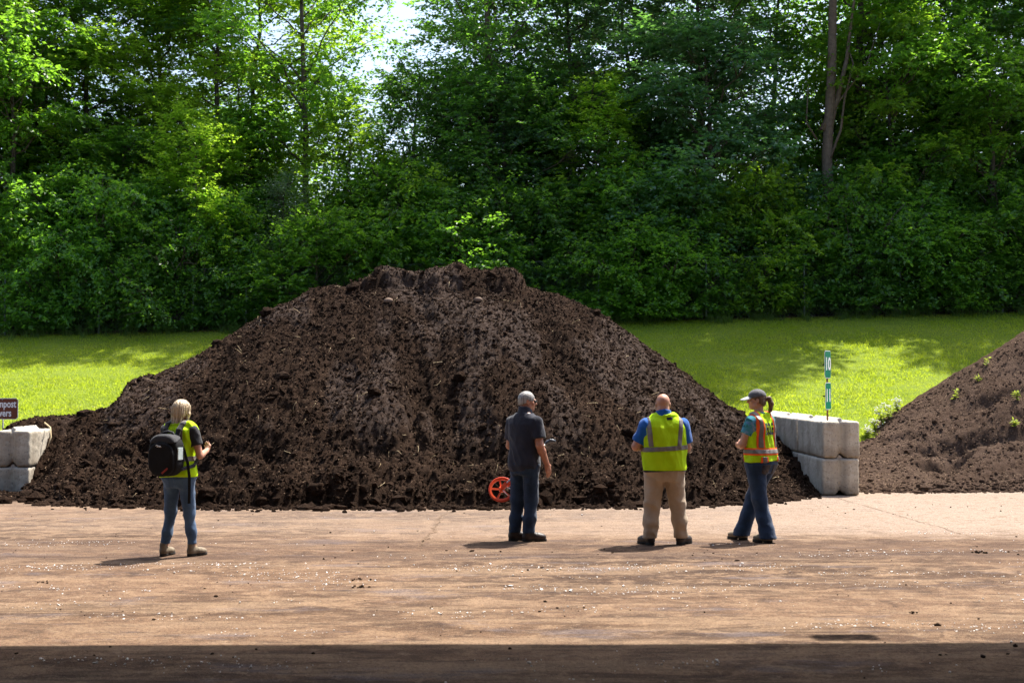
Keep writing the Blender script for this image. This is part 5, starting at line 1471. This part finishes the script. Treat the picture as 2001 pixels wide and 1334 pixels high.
# 4 woman with the cap
YAW4 = math.radians(42); LOC4 = (px(1484, 15.0), 15.0, 0)
P4 = dict(skin=M_SKIN, head=(0.0, 0.050, 1.640), hyaw=0.72, hpitch=-0.04, hk=0.97, neck=.050, handk=.9,
    torso=[(.80, 0, 0, .15, .12), (.89, 0, -.02, .198, .150), (.98, 0, -.01, .190, .140), (1.09, 0, 0, .168, .122), (1.22, 0, .018, .172, .130), (1.33, 0, .012, .176, .120), (1.41, 0, 0, .160, .090), (1.455, 0, 0, .10, .065), (1.49, 0, .01, .055, .055)],
    arm_l=[(-.170, 0, 1.395), (-.222, .085, 1.125), (-.045, .265, 1.105)], arm_r=[(.170, 0, 1.395), (.225, .08, 1.13), (.060, .275, 1.125)],
    hand_l=((.85, .35, -.15), (.1, -.9, .2), .6, .6), hand_r=((-.85, .30, -.2), (-.1, -.9, .3), .6, .6),
    leg_l=[(-.100, -.01, .90), (-.088, -.05, .49), (-.075, -.150, .09)], leg_r=[(.100, 0, .90), (.05, .14, .50), (-.040, .235, .09)],
    ar=[.057, .046, .028], lr=[.10, .06, .042],
    toe_l=.10, toe_r=.22, shoe=.95, shaft=.11, shoe_mat=M_BOOT, laces=False,
    tr_top=1.0, tr_mat=M_JEAN3, tr_leg=[.122, .086, .082, .100], hem_z=.045, hem=.10, wr=.8, sh_mat=M_DYE, sh_hem=.97, sleeve=.55, sh_infl=.008, tr_infl=.008,
    vest=dict(infl=.026, hem=.925), hair='pony', hair_mat=M_BROWNH, cap=True)
r4, b4, t4, s4, v4 = build_person(LOC4, YAW4, 'woman in grey cap with brown ponytail, yellow and orange safety vest, looking left', P4)
for wd, off, m, nm in ((.041, .005, M_ORANGE, 'orange_trim'), (.022, .009, M_SILVER, 'reflective_stripe')):
    for s in (-1, 1):
        c = s * .124
        band(v4, nm, [((c + wd, 0, 0), (1, 0, 0)), ((c - wd, 0, 0), (-1, 0, 0)), ((0, 0, 1.09), (0, 0, -1))], off, m, v4)
        band(v4, nm, [((c + wd, 0, 0), (1, 0, 0)), ((c - wd, 0, 0), (-1, 0, 0)), ((0, 0, .985), (0, 0, 1))], off, m, v4)
    band(v4, nm, [((0, 0, 1.045 + wd), (0, 0, 1)), ((0, 0, 1.045 - wd), (0, 0, -1))], off, m, v4)
project_print(v4, 'lettering', text_mesh('EGLE', .185, .007, 0, 'CENTER', .36, 1.0), M_BLACK, v4, (0.0, 0, 1.30), (1, 0, 0), (0, 0, 1), (0, -1, 0))
M_POCK = cloth('pocket_denim', (0.010, 0.014, 0.028), (0.060, 0.038, 0.028), 16)
for s in (-1, 1):
    band(t4, 'back_pocket', [((s * .088 + .056, 0, .84), (1, 0, -.1)), ((s * .088 - .056, 0, .84), (-1, 0, -.1)), ((0, 0, .895), (0, 0, 1)), ((s * .088, 0, .775), (.5, 0, -1)), ((s * .088, 0, .775), (-.5, 0, -1))], .004, M_POCK, t4, lambda c, n: n.y < -.25)
for tt, zt, hw in ((t2, .80, .05), (t1, .83, .05)):
    for s in (-1, 1):
        band(tt, 'back_pocket', [((s * .09 + hw + .01, 0, zt - .06), (1, 0, -.1)), ((s * .09 - hw - .01, 0, zt - .06), (-1, 0, -.1)), ((0, 0, zt), (0, 0, 1)), ((0, 0, zt - .13), (0, 0, -1))], .0035, tt.data.materials[0], tt, lambda c, n: n.y < -.25)

# ------------------------------------------------------------------ backpack
M_PACK = simple('black_pack_cloth', (0.006, 0.006, 0.007), (0.012, 0.012, 0.013), 8, 0.8, 0.15, (300, .2, .003))
M_PACKG = cloth('grey_pack_cloth', (0.022, 0.022, 0.025), (0.036, 0.036, 0.04), 8, 0.8)
M_RED = simple('red_accent', (0.22, 0.02, 0.01), (0.32, 0.04, 0.02), 6, 0.6, 0.3)
bp = empty('backpack', LOC1, YAW1, 'black backpack with grey top and a small white mark, worn by the blond woman', 'backpack')
def dome(P, cy, cz, hx, hy, hz, r, k):
    q = np.maximum(np.abs(np.stack([P[:, 0], P[:, 2] - cz], 1)) - np.array([hx - r, hz - r], np.float32), 0)
    return smax(np.linalg.norm(q, axis=1) - r, np.abs(P[:, 1] - cy) - hy, k)
def pk(P):
    return dome(P, -.222, 1.075, .178, .085, .218, .145, .05) + .004 * perlin(P * 9, 3)
part('pack_body', pk, (-.25, -.42, .8), (.25, -.05, 1.36), .009, M_PACK, bp)
def fp(P):
    d = dome(P, -.296, 1.040, .160, .045, .180, .135, .035)
    return d + .003 * perlin(P * 11, 4)
part('front_pocket', fp, (-.25, -.42, .8), (.25, -.2, 1.3), .008, M_PACK, bp)
def tp(P): return smax(np.abs(dome(P, -.222, 1.075, .178, .085, .218, .145, .05) - .003) - .006, 1.235 - P[:, 2] + .35 * (P[:, 1] + .235), .004)
part('top_flap', tp, (-.25, -.42, 1.1), (.25, -.05, 1.36), .006, M_PACKG, bp)
A = Acc(); A.tube([(-.075, -.20, 1.27), (-.06, -.20, 1.315), (0, -.20, 1.33), (.06, -.20, 1.315), (.075, -.20, 1.27)], .014, 8); link('handle', A.mesh('handle'), M_PACKG, bp)
for s in (-1, 1):
    def stp(P):
        pts = [(s * .075, -.155, 1.255), (s * .085, -.135, 1.345), (s * .093, -.085, 1.405), (s * .10, -.01, 1.425), (s * .108, .075, 1.385), (s * .118, .135, 1.28), (s * .130, .150, 1.15), (s * .165, .10, 1.04), (s * .185, -.02, .96), (s * .150, -.18, .93)]
        Q = P * np.array([.62, 1, 1], np.float32)
        d = None
        for a, b in zip(pts[:-1], pts[1:]):
            e = rcone(Q, np.array(a) * [.62, 1, 1], np.array(b) * [.62, 1, 1], .018, .018)
            d = e if d is None else smin(d, e, .01)
        return d
    part('shoulder_strap', stp, (-.32, -.3, .85), (.32, .25, 1.5), .007, M_PACKG, bp)
def ribbon(name, pts, w, mat, parent, t=.003, wdir=(1, 0, 0)):
    pts = np.array(pts, float); wd = unit(wdir); T = np.gradient(pts, axis=0); nn = np.cross(T, wd); nn /= np.linalg.norm(nn, axis=1)[:, None]
    A = Acc(); V = np.stack([pts - wd * w + nn * t, pts + wd * w + nn * t, pts + wd * w - nn * t, pts - wd * w - nn * t], 1).reshape(-1, 3); n = len(pts)
    i = (np.arange(n - 1) * 4)[:, None]; Q = np.concatenate([i + np.array([j, (j + 1) % 4, (j + 1) % 4 + 4, j + 4]) for j in range(4)] + [np.array([[0, 3, 2, 1]]), np.array([[4 * n - 4, 4 * n - 3, 4 * n - 2, 4 * n - 1]])])
    A.add(V, Q); return link(name, A.mesh(name, False), mat, parent)
ribbon('hanging_strap', [(.172, -.17, 1.16), (.205, -.14, 1.0), (.215, -.12, .85), (.212, -.115, .70), (.206, -.11, .57)], .015, M_PACK, bp, .004, (.8, .6, 0))
bm = bmesh.new(); bm_box(bm, (.181, -.235, 1.10), (.006, .045, .065), rotz_m(0.05), .004); bm_obj('side_pocket_card', bm, simple('pale_card', (0.34, 0.42, 0.42), (0.5, 0.56, 0.56), 20, 0.5, 0.4), bp)
A = Acc()
for pts in (((-.035, 0, .008), (-.022, 0, .016), (-.012, 0, .006), (-.020, 0, -.004), (-.006, 0, -.002)), ((-.002, 0, .010), (.012, 0, -.004), (.020, 0, .006), (.030, 0, -.006)), ((.004, 0, -.006), (.018, 0, .010))):
    A.tube([(p[0] - .01, -.3455, p[2] + 1.175) for p in pts], .0045, 5)
link('logo', A.mesh('logo'), M_SWHITE, bp)
ribbon('red_piping', [(.030, -.342, .895), (.070, -.342, .925), (.105, -.336, .955), (.125, -.324, .965)], .010, M_RED, bp, .003, (-.5, 0, .8))

# ------------------------------------------------------------------ measuring wheel
M_OR = simple('orange_plastic', (0.80, 0.075, 0.012), (0.88, 0.10, 0.02), 5, 0.35, 0.5)
M_TYRE = simple('red_rubber', (0.50, 0.045, 0.015), (0.6, 0.06, 0.02), 5, 0.6, 0.3)
M_CHROME = simple('bright_metal', (0.6, 0.6, 0.6), (0.75, 0.75, 0.75), 8, 0.3, 0.5)
hub = Vector((px(980, 15.12), 15.12, pz(955, 15.12))); top = Vector((px(1070, 15.36), 15.36, pz(862, 15.36)))
mw = empty('measuring_wheel', hub, 0, 'orange measuring wheel with spokes and a black grip, held low by the grey haired man', 'measuring wheel')
axd = (top - hub).normalized()
nrm = Vector((-0.28, -1.0, 0.22)); nrm = (nrm - axd * nrm.dot(axd)).normalized(); e2 = axd.cross(nrm).normalized()
def W_(a, r, o=0.0): return np.array(axd * (math.cos(a) * r) + e2 * (math.sin(a) * r) + nrm * o)
RW = .148
A = Acc(); q = np.linspace(0, 2 * PI, 41); A.tube([W_(a, RW) for a in q], .010, 8); link('tyre', A.mesh('tyre'), M_TYRE, mw)
prof = [(RW - .006, -.011), (RW - .006, .011), (RW - .028, .009), (RW - .028, -.009)]
V = np.array([W_(a, r, o) for a in q[:-1] for r, o in prof]); n = 40
F = [[i * 4 + j, i * 4 + (j + 1) % 4, ((i + 1) % n) * 4 + (j + 1) % 4, ((i + 1) % n) * 4 + j] for i in range(n) for j in range(4)]
link('rim', mesh_np('rim', V, F, False), M_OR, mw)
for i in range(5):
    a = .3 + i * 2 * PI / 5; s = .17
    P_ = [W_(a - s * 1.7, .030, -.006), W_(a + s * 1.7, .030, -.006), W_(a + s * .55, RW - .022, -.006), W_(a - s * .55, RW - .022, -.006)]
    P_ += [v + np.array(nrm) * .012 for v in P_]
    link('spoke', mesh_np('spoke', P_, [[0, 1, 2, 3], [7, 6, 5, 4], [0, 4, 5, 1], [1, 5, 6, 2], [2, 6, 7, 3], [3, 7, 4, 0]], False), M_OR, mw)
A = Acc(); A.tube([np.array(nrm) * -.02, np.array(nrm) * .028], .034, 16); link('hub', A.mesh('hub'), M_OR, mw)
cb = Vector(W_(PI * .9, .03, .04))
bm = bmesh.new(); Rm = Matrix((e2, nrm, axd)).transposed(); bm_box(bm, Vector(W_(.1, .045, .040)), (.026, .016, .040), Rm, .006); bm_obj('counter', bm, M_OR, mw)
A = Acc(); L = (top - hub).length; A.tube([W_(0, .02, .034), W_(0, .12, .034), W_(0, .20, .02), np.array(axd) * (L * .55) + np.array(nrm) * .005, np.array(axd) * L], [.010, .010, .009, .0095, .009], 8); link('shaft', A.mesh('shaft'), M_CHROME, mw)
A = Acc(); A.tube([W_(0, .02, -.03), W_(0, .17, -.03), W_(0, .20, .0)], .008, 7); link('fork', A.mesh('fork'), M_OR, mw)
A = Acc(); A.tube([W_(.55, .05, .036), W_(1.0, .13, .05), W_(1.25, .175, .045), W_(1.15, .20, .03)], .0055, 7); link('kickstand', A.mesh('kickstand'), M_CHROME, mw)
A = Acc(); A.tube([W_(1.8, .03, .036), W_(1.75, .10, .05), W_(1.6, .16, .045)], .0045, 7); link('kickstand', A.mesh('kickstand'), M_CHROME, mw)
A = Acc(); A.tube([np.array(axd) * (L - .05), np.array(axd) * (L + .0), np.array(axd) * (L + .01) + [.05, 0, .006], np.array(axd) * (L + .01) + [.085, 0, -.006]], [.017, .021, .020, .014], 10)
A.tube([np.array(axd) * (L - .01) + [.02, -.01, .015], np.array(axd) * (L - .0) + [.04, -.01, .028]], [.012, .010], 8)
link('grip', A.mesh('grip'), simple('blue_black_grip', (0.03, 0.04, 0.06), (0.06, 0.075, 0.1), 6, 0.4, 0.5), mw)
